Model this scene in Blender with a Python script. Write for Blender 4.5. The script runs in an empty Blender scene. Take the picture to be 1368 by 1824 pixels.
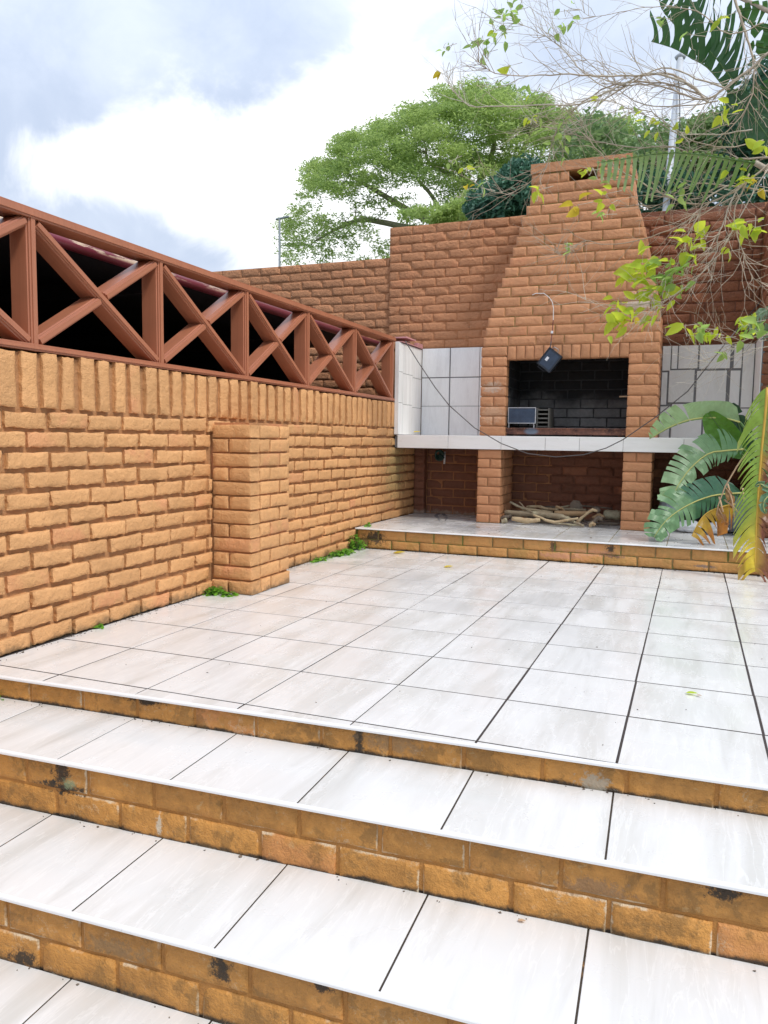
import bpy, math, random
import numpy as np
from mathutils import Vector, Matrix, Euler
R_ = random.Random(7)
NP = np.random.default_rng(11)
S = bpy.context.scene
COL = S.collection

# ------------------------------------------------------------------ camera, sky, sun, exposure
CAM = Vector((2.1532696, -2.18305149, 0.89079915))
EUL = Euler((math.radians(84.62769831), math.radians(-0.78728755), math.radians(21.5958524)), 'XYZ')
FPX = 1380.938
cd = bpy.data.cameras.new('camera'); cam = bpy.data.objects.new('camera', cd); COL.objects.link(cam)
cam.location = CAM; cam.rotation_euler = EUL
cd.sensor_fit = 'VERTICAL'; cd.sensor_height = 24; cd.lens = FPX / 1824 * 24
cd.clip_start = .05; cd.clip_end = 2000
S.camera = cam
S.view_settings.view_transform = 'Standard'; S.view_settings.look = 'None'
S.view_settings.exposure = 0.77; S.view_settings.gamma = 1
RM = EUL.to_matrix()
def ray(u, v):
    return RM @ Vector(((u - 684) / FPX, (912 - v) / FPX, -1.0))
def at(u, v, Y):
    d = ray(u, v); return CAM + d * ((Y - CAM.y) / d.y)

SUN_EL, SUN_AZ = math.radians(52), math.radians(112)   # azimuth from +Y towards +X
sd = bpy.data.lights.new('sun', 'SUN'); sun = bpy.data.objects.new('sun', sd); COL.objects.link(sun)
sd.energy = 1.6; sd.angle = math.radians(11); sd.color = (1, .96, .9)
sdir = Vector((math.sin(SUN_AZ) * math.cos(SUN_EL), math.cos(SUN_AZ) * math.cos(SUN_EL), math.sin(SUN_EL)))
sun.rotation_euler = sdir.to_track_quat('Z', 'Y').to_euler(); sun.location = (8, -6, 12)

class NT:
    def __init__(s, nt): s.nt = nt; s.nt.nodes.clear()
    def n(s, t, props=None, **ins):
        nd = s.nt.nodes.new(t)
        for k, v in (props or {}).items(): setattr(nd, k, v)
        for k, v in ins.items():
            key = int(k[1:]) if k[0] == '_' else k.replace('__', ' ')
            s.put(nd.inputs[key], v)
        return nd
    def put(s, sock, v):
        if isinstance(v, bpy.types.NodeSocket): s.nt.links.new(v, sock)
        elif isinstance(v, bpy.types.Node): s.nt.links.new(v.outputs[0], sock)
        elif isinstance(v, (tuple, list)) and len(v) == 3 and sock.type == 'RGBA': sock.default_value = (*v, 1)
        else: sock.default_value = v
    def m(s, op, a, b=0.0, clamp=False):
        return s.n('ShaderNodeMath', dict(operation=op, use_clamp=clamp), _0=a, _1=b).outputs[0]
    def vm(s, op, a, b=(0, 0, 0), out=0):
        return s.n('ShaderNodeVectorMath', dict(operation=op), _0=a, _1=b).outputs[out]
    def mix(s, f, a, b, mode='MIX'):
        nd = s.nt.nodes.new('ShaderNodeMix'); nd.data_type = 'RGBA'; nd.blend_type = mode
        s.put(nd.inputs[0], f); s.put(nd.inputs[6], a); s.put(nd.inputs[7], b); return nd.outputs[2]
    def noise(s, vec, scale, detail=4.0, rough=.55, dist=0.0):
        return s.n('ShaderNodeTexNoise', None, Vector=vec, Scale=scale, Detail=detail, Roughness=rough, Distortion=dist).outputs[0]
    def smooth(s, x, a, b):
        nd = s.n('ShaderNodeMapRange', dict(interpolation_type='SMOOTHSTEP', clamp=True), _0=x, _1=a, _2=b); return nd.outputs[0]
    def bump(s, h, strength, dist):
        return s.n('ShaderNodeBump', None, Strength=strength, Distance=dist, Height=h).outputs[0]
    def out(s, sh, world=False):
        o = s.nt.nodes.new('ShaderNodeOutputWorld' if world else 'ShaderNodeOutputMaterial'); s.nt.links.new(sh, o.inputs[0])

W = bpy.data.worlds.new('World'); S.world = W; W.use_nodes = True
w = NT(W.node_tree)
sky = w.n('ShaderNodeTexSky', dict(sky_type='NISHITA', sun_disc=False, sun_elevation=SUN_EL, sun_rotation=SUN_AZ))
tc = w.n('ShaderNodeTexCoord').outputs['Generated']
dn = w.vm('NORMALIZE', tc)
big = w.noise(dn, 2.3, 7, .52, .25)
fine = w.noise(dn, 7.5, 9, .58, .35)
blob = None
# the thin bright part of the cloud deck, and the greyer banks round it
for (u, v, r, g) in [(610, 245, .085, .72), (480, 300, .10, .88), (300, 300, .075, .60), (60, 285, .055, .8), (180, 275, .06, .55), (560, 420, .10, .72),
                     (760, 320, .13, .55), (960, 280, .12, .42), (1200, 260, .14, .45), (380, 385, .06, .25)]:
    d = ray(u, v).normalized()
    q = w.vm('DISTANCE', dn, tuple(d), 1)
    gq = w.m('MULTIPLY', w.m('EXPONENT', w.m('MULTIPLY', w.m('POWER', w.m('DIVIDE', q, r), 2.0), -1.0)), g)
    blob = gq if blob is None else w.m('ADD', blob, gq)
f1 = w.m('ADD', w.m('MULTIPLY', w.m('SUBTRACT', big, .5), 1.1), w.m('MULTIPLY', w.m('SUBTRACT', fine, .5), 2.0))
f2 = w.smooth(w.m('ADD', blob, f1), .34, .98)
grey = w.mix(w.smooth(w.m('ADD', w.m('MULTIPLY', big, .55), w.m('MULTIPLY', fine, .45)), .36, .62), (4.9, 5.7, 7.2), (6.8, 7.5, 8.7))
cl = w.mix(f2, grey, (11.2, 11.3, 11.5))
zz_ = w.n('ShaderNodeSeparateXYZ', None, _0=dn).outputs[2]
up_ = w.m('ADD', 1.0, w.m('MULTIPLY', w.m('POWER', w.m('MAXIMUM', zz_, 0.0), 2.0), .9))   # an overcast deck is brightest overhead
cl = w.vm('SCALE', cl); w.put(cl.node.inputs[3], up_)
c2 = w.mix(.93, sky, cl)
bg = w.n('ShaderNodeBackground', None, Color=c2, Strength=.070)
w.out(bg.outputs[0], True)

# ------------------------------------------------------------------ object helpers
ORG = {}
def link(o, parent, origin):
    COL.objects.link(o); origin = Vector(origin); ORG[o.name] = origin
    if parent is not None:
        o.parent = parent; o.location = origin - ORG[parent.name]
    else: o.location = origin
    return o
def tag(o, label=None, cat=None, group=None, kind=None):
    if label: o['label'] = label
    if cat: o['category'] = cat
    if group: o['group'] = group
    if kind: o['kind'] = kind
    return o
def empty(name, loc, label=None, cat=None, group=None, kind=None):
    o = bpy.data.objects.new(name, None); o.empty_display_size = .1
    return tag(link(o, None, loc), label, cat, group, kind)
class MB:
    def __init__(s): s.v = []; s.f = []; s.c = []; s.uv = []
    def add(s, vs, fs):
        b = len(s.v); s.v += [tuple(p) for p in vs]; s.f += [tuple(i + b for i in f) for f in fs]
    def box(s, x0, x1, y0, y1, z0, z1, M=None):
        vs = [Vector((x, y, z)) for z in (z0, z1) for y in (y0, y1) for x in (x0, x1)]
        if M: vs = [M @ p for p in vs]
        s.add(vs, [(0, 2, 3, 1), (4, 5, 7, 6), (0, 1, 5, 4), (2, 6, 7, 3), (0, 4, 6, 2), (1, 3, 7, 5)])
    def prism(s, poly, z0, z1, bev=0.0):
        n = len(poly); c = sum((Vector((*p, 0)) for p in poly), Vector()) / n
        def ins(p, d):
            q = Vector((c.x - p[0], c.y - p[1])); return (p[0] + q.x / q.length * d * 1.4, p[1] + q.y / q.length * d * 1.4)
        if bev:
            vs = [(*p, z0) for p in poly] + [(*p, z1 - bev) for p in poly] + [(*ins(p, bev), z1) for p in poly]
            fs = [tuple(range(n - 1, -1, -1)), tuple(range(2 * n, 3 * n))]
            for k in (0, n):
                fs += [(k + i, k + (i + 1) % n, k + n + (i + 1) % n, k + n + i) for i in range(n)]
        else:
            vs = [(*p, z0) for p in poly] + [(*p, z1) for p in poly]
            fs = [tuple(range(n - 1, -1, -1)), tuple(range(n, 2 * n))] + [(i, (i + 1) % n, n + (i + 1) % n, n + i) for i in range(n)]
        s.add(vs, fs)
    def tube(s, pts, rad, k=6, cap=True):
        pts = [Vector(p) for p in pts]; n = len(pts)
        if not hasattr(rad, '__len__'): rad = [rad] * n
        vs = []; up = None
        for i, p in enumerate(pts):
            t = (pts[min(i + 1, n - 1)] - pts[max(i - 1, 0)]).normalized()
            if up is None:
                up = t.cross(Vector((0, 0, 1)) if abs(t.z) < .9 else Vector((1, 0, 0))).normalized()
            up = (up - t * up.dot(t)).normalized(); w_ = t.cross(up)
            for j in range(k):
                a = 2 * math.pi * j / k; vs.append(p + (up * math.cos(a) + w_ * math.sin(a)) * rad[i])
        fs = [(i * k + j, i * k + (j + 1) % k, (i + 1) * k + (j + 1) % k, (i + 1) * k + j) for i in range(n - 1) for j in range(k)]
        if cap: fs += [tuple(range(k - 1, -1, -1)), tuple((n - 1) * k + j for j in range(k))]
        s.add(vs, fs)
    def mesh(s, name, mats, origin=(0, 0, 0), smooth=False):
        me = bpy.data.meshes.new(name); o = Vector(origin)
        me.from_pydata([Vector(p) - o for p in s.v], [], s.f)
        if smooth: me.polygons.foreach_set('use_smooth', [True] * len(me.polygons))
        for m_ in (mats if isinstance(mats, (list, tuple)) else [mats]): me.materials.append(m_)
        me.update(); return me
    def obj(s, name, mat, parent=None, origin=None, smooth=False):
        if origin is None: origin = ORG[parent.name] if parent is not None else (0, 0, 0)
        return link(bpy.data.objects.new(name, s.mesh(name, mat, origin, smooth)), parent, origin)
def npmesh(name, V, F, mat, smooth=False):
    me = bpy.data.meshes.new(name); k = F.shape[1]
    me.vertices.add(len(V)); me.vertices.foreach_set('co', V.astype(np.float32).ravel())
    me.loops.add(F.size); me.loops.foreach_set('vertex_index', F.astype(np.int32).ravel())
    me.polygons.add(len(F)); me.polygons.foreach_set('loop_start', np.arange(0, F.size, k, dtype=np.int32))
    me.update(calc_edges=True); me.materials.append(mat)
    if smooth: me.polygons.foreach_set('use_smooth', [True] * len(F))
    return me

# ------------------------------------------------------------------ materials
def material(name):
    m_ = bpy.data.materials.new(name); m_.use_nodes = True; return m_, NT(m_.node_tree)
def principled(t, col, rough, normal=None, **kw):
    b = t.n('ShaderNodeBsdfPrincipled'); t.put(b.inputs['Base Color'], col); t.put(b.inputs['Roughness'], rough)
    if normal is not None: t.put(b.inputs['Normal'], normal)
    for k, v in kw.items(): t.put(b.inputs[k.replace('_', ' ')], v)
    return b.outputs[0]
def paint(name, base, spot=(.62, .25, .12), var=.22, rough=.62, stains=(), moss=None, crust=0.0, tide=None, bumpk=1.0, soot=None, rnd=.16, spec=.4):
    m_, t = material(name)
    P = t.n('ShaderNodeNewGeometry').outputs['Position']
    rn = t.n('ShaderNodeObjectInfo').outputs['Random']
    n1 = t.noise(P, 5.5, 6, .6); n2 = t.noise(P, 38, 5, .65); n3 = t.noise(P, 170, 3, .6)
    k = t.m('ADD', t.m('MULTIPLY', t.m('SUBTRACT', n1, .5), var * 2.2), t.m('MULTIPLY', t.m('SUBTRACT', n2, .5), var * 1.4))
    k = t.m('ADD', t.m('ADD', k, t.m('MULTIPLY', t.m('SUBTRACT', rn, .5), rnd)), 1.0)
    col = t.vm('SCALE', base); col.node.inputs[3].default_value = 1; t.put(col.node.inputs[3], k)
    # worn, redder brick where the paint has thinned
    wv = t.m('MULTIPLY', t.smooth(t.m('FRACT', t.m('MULTIPLY', rn, 7.31)), .86, .97), t.smooth(n1, .42, .62))
    col = t.mix(t.m('MULTIPLY', wv, .55), col, spot)
    # grime collects in pits
    pit = t.smooth(n3, .36, .27)
    col = t.mix(t.m('MULTIPLY', pit, .35), col, tuple(c * .35 for c in base))
    if crust:
        cr = t.m('MULTIPLY', t.smooth(t.m('ABSOLUTE', t.m('SUBTRACT', t.noise(P, 19, 8, .8, .2), .55)), .014, .004), t.smooth(t.noise(P, 7, 5, .7), .54, .66))
        col = t.mix(t.m('MULTIPLY', cr, crust), col, (.62, .55, .40))
    if moss is not None:
        col = t.mix(t.m('MULTIPLY', t.smooth(t.noise(P, 9, 5, .7), .47, .60), moss), col, (.13, .17, .03))
    if tide is not None:        # mould growing up from the foot of the riser or wall: (z of the foot, reach, strength, colour)
        for (z0, reach, st, tcx) in tide:
            h = t.n('ShaderNodeSeparateXYZ', None, _0=P).outputs[2]
            hh = t.m('DIVIDE', t.m('SUBTRACT', h, z0), reach)
            e = t.m('SUBTRACT', t.m('ADD', hh, t.m('MULTIPLY', t.m('SUBTRACT', t.noise(P, 11, 6, .7), .5), 3.2)), 0.0)
            mk = t.m('MULTIPLY', t.smooth(e, .9, .1), t.m('MULTIPLY', t.m('LESS_THAN', hh, 3.0), t.m('GREATER_THAN', hh, -.4)))
            col = t.mix(t.m('MULTIPLY', mk, st), col, tcx)
    if crust:       # paint flaking pale along the arrises of each brick, in brick coordinates
        O = t.n('ShaderNodeSeparateXYZ', None, _0=t.n('ShaderNodeTexCoord').outputs['Object'])
        ex = t.m('MINIMUM', O.outputs[0], t.m('SUBTRACT', .222, O.outputs[0])); ez = t.m('MINIMUM', O.outputs[2], t.m('SUBTRACT', .073, O.outputs[2]))
        ed = t.m('ADD', t.m('MINIMUM', ex, ez), t.m('MULTIPLY', t.m('SUBTRACT', t.noise(P, 60, 5, .7), .5), .016))
        cm = t.m('MULTIPLY', t.smooth(ed, .0055, .001), t.smooth(t.noise(P, 6.5, 4, .6), .50, .60))
        col = t.mix(t.m('MULTIPLY', cm, crust), col, (.66, .56, .40))
        dk_ = t.smooth(t.noise(P, 10, 7, .72, .3), .53, .60)
        col = t.mix(t.m('MULTIPLY', dk_, .5), col, (.18, .10, .03))
        lt_ = t.smooth(t.noise(P, 26, 6, .75, .4), .60, .66)
        col = t.mix(t.m('MULTIPLY', lt_, .5), col, (.50, .33, .15))
    for (x, y, z, rx, rz, c_, st) in stains:
        dv = t.vm('MULTIPLY', t.vm('SUBTRACT', P, (x, y, z)), (1 / rx, 1 / .3, 1 / rz))
        dd = t.m('ADD', t.vm('LENGTH', dv, (0, 0, 0), 1), t.m('MULTIPLY', t.m('SUBTRACT', t.noise(P, 45, 7, .8), .5), 4.2))
        col = t.mix(t.m('MULTIPLY', t.smooth(dd, 1.0, .45), st), col, c_)
    if soot is not None:
        zz = t.n('ShaderNodeSeparateXYZ', None, _0=P).outputs[2]
        col = t.mix(t.smooth(t.m('ADD', zz, t.m('MULTIPLY', t.noise(P, 3.2, 5), .5)), 1.36, 1.62), col, soot)
    n4 = t.noise(P, 17, 5, .7, .4)
    hgt = t.m('ADD', t.m('ADD', t.m('MULTIPLY', n2, 1.0), t.m('MULTIPLY', n3, .35)), t.m('MULTIPLY', n4, 1.3))
    nm = t.bump(hgt, .8 * bumpk, .010)
    t.out(principled(t, col, rough, nm, Specular_IOR_Level=spec)); return m_
BLK = (.018, .018, .015); GRN = (.10, .15, .03); PALE = (.55, .50, .42)

MAT = {}
MAT['left'] = paint('ochre_painted_brick', (.64, .335, .138), var=.2, bumpk=1.15, tide=[(0.0, .05, .55, (.07, .055, .03))], stains=[(-.378, 4.50, .62, .1, .34, (.30, .25, .10), .6)])
MAT['left_mortar'] = paint('ochre_painted_mortar', (.43, .215, .092), var=.15, tide=[(0.0, .035, .9, (.04, .045, .02))])
MAT['chim'] = paint('terracotta_painted_brick', (.57, .268, .130), var=.16, rough=.66, stains=[(1.72, 4.49, 2.02, .16, .10, PALE, .75), (.86, 4.49, 1.63, .1, .03, PALE, .0),
    (.52, 4.49, 1.35, .1, .06, PALE, .5), (.52, 4.49, 1.12, .12, .1, (.62, .42, .28), .5)], rnd=.2)
MAT['chim_mortar'] = paint('mossy_terracotta_mortar', (.48, .245, .105), moss=.55, var=.2)
MAT['col_mortar'] = paint('terracotta_mortar', (.40, .19, .09), moss=.15, var=.2, tide=[(.166, .06, .7, (.16, .15, .06))])
MAT['wall'] = paint('red_brown_painted_brick', (.50, .228, .108), var=.22, bumpk=1.6, rough=.68, rnd=.12)
MAT['wall_mortar'] = paint('red_brown_painted_mortar', (.43, .185, .078), var=.2, bumpk=1.5)
MAT['dark'] = paint('damp_brown_painted_brick', (.27, .105, .05), var=.28, bumpk=1.5, rough=.6, rnd=.16)  # wall paint with the shade of the trees put into its colour
MAT['dark_mortar'] = paint('damp_brown_mortar', (.20, .08, .045), var=.25, bumpk=1.5)  # mortar with shade put into its colour, right-hand walls and counter recess
MAT['under'] = paint('dim_red_painted_brick', (.22, .085, .045), var=.28, rough=.6, tide=[(.166, .05, .6, (.45, .38, .3))])  # shade of the counter recess put into a darker brick colour
MAT['soot'] = paint('sooty_brick', (.20, .195, .19), spot=(.1, .09, .08), var=.5, rough=.85, soot=(.012, .012, .013), rnd=.3)
MAT['soot_mortar'] = paint('sooty_mortar', (.05, .05, .052), spot=(.03, .03, .03), var=.4, rough=.9)
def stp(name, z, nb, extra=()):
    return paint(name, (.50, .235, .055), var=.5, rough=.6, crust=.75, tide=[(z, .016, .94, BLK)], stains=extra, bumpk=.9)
def spt(u, v, c, zref=None):
    # a spot on a riser face, c = that riser's line offset
    d = ray(u, v); n = Vector((-.0415, 1, 0)); p = CAM + d * ((c + .018 - n.dot(CAM)) / n.dot(d)); return p
def mk(u, v, c, rx, rz, col=BLK, st=.92):
    p = spt(u, v, c); return (p.x, p.y, p.z, rx, rz, col, st)
cA, cB, cC, cD = -.098, -.4645, -.8306, -1.197
zA, zB, zC, zD = 0.0, -.088, -.272, -.458
MAT['riserA'] = stp('worn_ochre_step_paint_upper', zB, 1, [mk(258, 1247, cA, .10, .022), mk(640, 1318, cA, .018, .07), mk(1058, 1395, cA, .05, .035, (.40, .36, .28), .8), mk(700, 1318, cA, .12, .05, (.26, .17, .09), .6)])
MAT['riserB'] = stp('worn_ochre_step_paint_middle', zC, 2, [mk(110, 1378, cB, .035, .07), mk(112, 1404, cB, .11, .022), mk(122, 1396, cB, .030, .022, (.34, .40, .22), .6),
    mk(1290, 1590, cB, .05, .02), mk(283, 1470, cB, .012, .04, (.60, .54, .42), .8), mk(1060, 1585, cB, .1, .03, (.25, .15, .08), .7)])
MAT['riserC'] = stp('worn_ochre_step_paint_lower', zD, 2, [mk(392, 1722, cC, .03, .045), mk(575, 1757, cC, .03, .018), mk(40, 1708, cC, .06, .03), mk(205, 1690, cC, .12, .03, (.24, .15, .07), .7)])
MAT['riserD'] = stp('worn_ochre_step_paint_lowest', -.64, 2)
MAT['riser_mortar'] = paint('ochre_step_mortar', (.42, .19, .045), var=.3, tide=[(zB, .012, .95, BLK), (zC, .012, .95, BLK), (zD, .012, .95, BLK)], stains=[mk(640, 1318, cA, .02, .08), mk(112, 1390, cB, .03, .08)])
def onY(u, v, Y): return at(u, v, Y)
def mp(u, v, rx, rz, col=BLK, st=.9):
    p = at(u, v, 3.61); return (p.x, p.y, p.z, rx, rz, col, st)
MAT['plat'] = paint('ochre_platform_brick', (.54, .27, .085), var=.25, rnd=.2, moss=.18, tide=[(0, .012, .9, BLK)], stains=[mp(1088, 978, .035, .05), mp(1090, 990, .09, .02), mp(985, 975, .03, .05, BLK, .75), mp(668, 958, .12, .06, BLK, .9),
    mp(1050, 985, .3, .03, (.55, .28, .17), .5), mp(1000, 990, .2, .03, (.58, .27, .17), .6), mp(1255, 1009, .08, .012, (.13, .13, .14), .7)])
MAT['plat_mortar'] = paint('mossy_platform_mortar', (.26, .17, .06), moss=.9, var=.3, tide=[(0, .014, .9, BLK)])

def tile_mat(name, base, warm, vein=.5, rough=.16, stretch=(7, .9, 7), rot=.2, contrast=1.0):
    m_, t = material(name)
    P = t.n('ShaderNodeNewGeometry').outputs['Position']; rn = t.n('ShaderNodeObjectInfo').outputs['Random']
    off = t.n('ShaderNodeCombineXYZ', None, _0=t.m('MULTIPLY', rn, 31.7), _1=t.m('MULTIPLY', rn, 17.3), _2=t.m('MULTIPLY', rn, 9.1)).outputs[0]
    Q = t.vm('ADD', P, off)
    mp_ = t.n('ShaderNodeMapping', None, Vector=Q, Rotation=(0, 0, rot), Scale=stretch).outputs[0]
    a = t.noise(mp_, .9, 6, .6, .5); b = t.noise(mp_, 2.2, 6, .6, .5); c = t.noise(P, 2.2, 3)
    col = t.mix(t.m('MULTIPLY', t.smooth(a, .42, .68), .55 * contrast), base, warm)
    line = t.smooth(t.m('ABSOLUTE', t.m('SUBTRACT', b, .5)), .02, .0)
    col = t.mix(t.m('MULTIPLY', line, vein * .5), col, tuple(min(1, x * 1.12) for x in base))
    col = t.mix(t.m('MULTIPLY', t.smooth(b, .55, .75), .30 * contrast), col, tuple(x * .86 for x in warm))
    col = t.mix(t.m('MULTIPLY', t.smooth(c, .5, .75), .12), col, tuple(x * .82 for x in base))
    col = t.mix(t.m('MULTIPLY', t.m('SUBTRACT', rn, .5), .10), col, (1, 1, 1), 'OVERLAY')
    # dust specks and drying water marks
    sp = t.smooth(t.noise(P, 120, 2, .5), .80, .84)
    col = t.mix(t.m('MULTIPLY', sp, .5), col, (.2, .17, .12))
    rg = t.m('ADD', rough, t.m('MULTIPLY', t.smooth(t.noise(P, 3.1, 5, .6), .35, .7), .22))
    nm = t.bump(t.noise(P, 14, 3), .04, .002)
    t.out(principled(t, col, rg, nm, Specular_IOR_Level=.5)); return m_
MAT['tile'] = tile_mat('glazed_white_floor_tile', (.665, .655, .635), (.55, .535, .50), contrast=1.7, vein=.9)
MAT['walltile'] = tile_mat('grey_white_wall_tile', (.88, .88, .87), (.79, .78, .77), vein=.9, rough=.3, stretch=(16, 16, 3.2), rot=0, contrast=1.3)
MAT['walltile2'] = tile_mat('white_wood_look_tile', (.82, .82, .80), (.68, .675, .65), vein=.6, rough=.35, stretch=(3, 22, 1.6), rot=0, contrast=1.5)
def plain(name, col, rough=.6, var=.15, scale=12, bump=.2, dist=.003, **kw):
    m_, t = material(name); P = t.n('ShaderNodeTexCoord').outputs['Object']
    a = t.noise(P, scale, 5, .6); rn = t.n('ShaderNodeObjectInfo').outputs['Random']
    k = t.m('ADD', 1.0, t.m('ADD', t.m('MULTIPLY', t.m('SUBTRACT', a, .5), var * 3), t.m('MULTIPLY', t.m('SUBTRACT', rn, .5), var)))
    c = t.vm('SCALE', col); t.put(c.node.inputs[3], k)
    t.out(principled(t, c, rough, t.bump(t.noise(P, scale * 4, 4), bump, dist), **kw)); return m_
MAT['grout'] = plain('dark_floor_grout', (.04, .030, .026), .9)
MAT['wallgrout'] = plain('grey_wall_grout', (.20, .20, .205), .9)
MAT['trim'] = plain('white_edge_trim', (.74, .735, .73), .3, var=.04)
MAT['black_metal'] = plain('black_metal', (.02, .024, .032), .38)
MAT['glass_dark'] = plain('dusty_dark_glass', (.03, .045, .075), .22, var=.4, scale=30)
MAT['sticker'] = plain('white_sticker', (.75, .75, .78), .5, var=.02)
MAT['steel'] = plain('dull_blue_steel', (.05, .075, .12), .42, var=.5, scale=14, Metallic=.4)
MAT['steel_edge'] = plain('bare_steel', (.42, .43, .45), .4, var=.2)
MAT['rack'] = plain('grimy_rack_metal', (.10, .095, .085), .6, var=.3)
MAT['cable'] = plain('grey_black_cable', (.085, .075, .072), .5)
MAT['cable_white'] = plain('white_cable', (.7, .68, .66), .5, var=.05)
MAT['cable_red'] = plain('dark_red_cable', (.14, .03, .03), .5)
MAT['pink'] = plain('faded_pink_board', (.56, .27, .27), .7)
MAT['soil'] = plain('dark_soil', (.05, .035, .022), .95, var=.4, scale=20, bump=1, dist=.03)
MAT['ground'] = plain('grass_ground', (.06, .08, .03), .95, var=.4, scale=.6, bump=1, dist=.05)
MAT['interior'] = plain('dark_shed_paint', (.018, .018, .022), .8)  # near-black colour stands in for the shade under the carport roof
MAT['pole'] = plain('pale_grey_pole_paint', (.50, .53, .57), .45, var=.1)
MAT['pole_far'] = plain('grey_post', (.30, .33, .36), .5)
MAT['hose'] = plain('green_hose', (.01, .045, .032), .4)
MAT['bag_black'] = plain('black_rubbish_bag', (.012, .012, .014), .28, var=.2, scale=8, bump=.5, dist=.01)
MAT['bag_grey'] = plain('grey_plastic_bag', (.28, .32, .37), .3, var=.4, scale=8, bump=.5, dist=.01)
MAT['bag_white'] = plain('white_plastic_bag', (.62, .64, .68), .35, var=.3, scale=9, bump=.5, dist=.01)
def rust():
    m_, t = material('rusty_steel'); P = t.n('ShaderNodeNewGeometry').outputs['Position']
    a = t.noise(P, 9, 7, .7); b = t.noise(P, 60, 4)
    c = t.mix(t.smooth(a, .35, .65), (.055, .022, .018), (.20, .085, .055)); c = t.mix(t.smooth(b, .56, .7), c, (.30, .13, .07))
    dv = t.vm('MULTIPLY', t.vm('SUBTRACT', P, (.86, 4.5, .975)), (14, 3, 30))
    c = t.mix(t.smooth(t.vm('LENGTH', dv, (0, 0, 0), 1), 1.1, .5), c, (.14, .17, .22))
    t.out(principled(t, c, .7, t.bump(b, .5, .004))); return m_
MAT['rust'] = rust()
def gutter():
    m_, t = material('peeling_maroon_paint'); P = t.n('ShaderNodeNewGeometry').outputs['Position']
    mp_ = t.n('ShaderNodeMapping', None, Vector=P, Scale=(14, 3, 30)).outputs[0]
    y = t.n('ShaderNodeSeparateXYZ', None, _0=P).outputs[1]; z = t.n('ShaderNodeSeparateXYZ', None, _0=P).outputs[2]
    pl = t.m('MULTIPLY', t.smooth(t.noise(mp_, 1.3, 6, .7), .50, .56), t.smooth(y, 2.5, 1.6))
    pl = t.m('MULTIPLY', pl, t.smooth(z, 1.772, 1.786))
    c = t.mix(pl, (.20, .035, .055), (.60, .45, .32))
    t.out(principled(t, c, .35, t.bump(pl, .4, -.003))); return m_
MAT['gutter'] = gutter()
def wood():
    m_, t = material('brown_stained_lattice'); P = t.n('ShaderNodeTexCoord').outputs['Object']
    mp_ = t.n('ShaderNodeMapping', None, Vector=P, Scale=(60, 60, 2.0)).outputs[0]
    g = t.noise(mp_, 1.0, 5, .6, .6); a = t.noise(P, 7, 4)
    k = t.m('ADD', .86, t.m('ADD', t.m('MULTIPLY', t.m('SUBTRACT', g, .5), .45), t.m('MULTIPLY', a, .28)))
    c = t.vm('SCALE', (.40, .150, .080)); t.put(c.node.inputs[3], k)
    t.out(principled(t, c, .34, t.bump(g, .25, .0015), Specular_IOR_Level=.5)); return m_
MAT['lattice'] = wood()
def bark(name, c1, c2, sc=14, rough=.85):
    m_, t = material(name); P = t.n('ShaderNodeNewGeometry').outputs['Position']; rn = t.n('ShaderNodeObjectInfo').outputs['Random']
    a = t.noise(P, sc, 6, .65); b = t.noise(P, sc * 5, 4)
    c = t.mix(t.smooth(t.m('ADD', a, t.m('MULTIPLY', t.m('SUBTRACT', rn, .5), .35)), .35, .65), c1, c2)
    c = t.mix(t.m('MULTIPLY', t.smooth(b, .62, .7), .6), c, tuple(x * .35 for x in c1))
    t.out(principled(t, c, rough, t.bump(b, .6, .004))); return m_
MAT['twig'] = bark('pale_twig_bark', (.46, .38, .29), (.58, .52, .42), 9)
MAT['twig_red'] = bark('reddish_twig_bark', (.42, .33, .24), (.54, .46, .35), 9)
MAT['fire'] = bark('dry_branch_bark', (.36, .23, .12), (.52, .40, .24), 11)
MAT['fire_grey'] = bark('grey_lichen_bark', (.26, .20, .13), (.48, .45, .30), 14)
MAT['fire_dark'] = bark('dark_bark', (.10, .075, .055), (.2, .16, .12), 14)
MAT['fire_cut'] = plain('cut_wood_end', (.50, .36, .22), .8)
MAT['acacia_bark'] = bark('acacia_bark', (.27, .25, .17), (.36, .34, .24), 1.5)
MAT['dark_bark'] = bark('dark_tree_bark', (.07, .06, .045), (.12, .10, .08), 2)
MAT['stalk'] = plain('dry_tan_stalk', (.46, .31, .19), .8)
MAT['green_stalk'] = plain('green_stalk', (.10, .19, .05), .5)
MAT['midrib_yellow'] = plain('yellow_midrib', (.52, .50, .16), .5, var=.1)
MAT['midrib_orange'] = plain('orange_midrib', (.55, .34, .05), .5, var=.15)
def leafy(name, c1, c2, trans=.45, scale=1.2, rough=.5, rnd=0.0, tint=None):
    m_, t = material(name); P = t.n('ShaderNodeNewGeometry').outputs['Position']
    a = t.noise(P, scale, 4, .6); k = t.smooth(a, .35, .65)
    if rnd: k = t.m('ADD', t.m('MULTIPLY', k, 1 - rnd), t.m('MULTIPLY', t.n('ShaderNodeObjectInfo').outputs['Random'], rnd))
    c = t.mix(k, c1, c2)
    d = principled(t, c, rough, Specular_IOR_Level=.3)
    tr = t.n('ShaderNodeBsdfTranslucent', None, Color=t.mix(.5, c, tint or tuple(min(1, x * 1.7) for x in c2))).outputs[0]
    t.out(t.n('ShaderNodeMixShader', None, _0=trans, _1=d, _2=tr).outputs[0]); return m_
MAT['acacia'] = leafy('feathery_acacia_leaves', (.20, .31, .09), (.36, .46, .14), .5, .55)
MAT['evergreen'] = leafy('dark_evergreen_leaves', (.04, .11, .075), (.075, .18, .11), .2, 1.6)
MAT['hedge'] = leafy('mid_green_tree_leaves', (.11, .20, .09), (.22, .32, .12), .35, 1.1)
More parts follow.
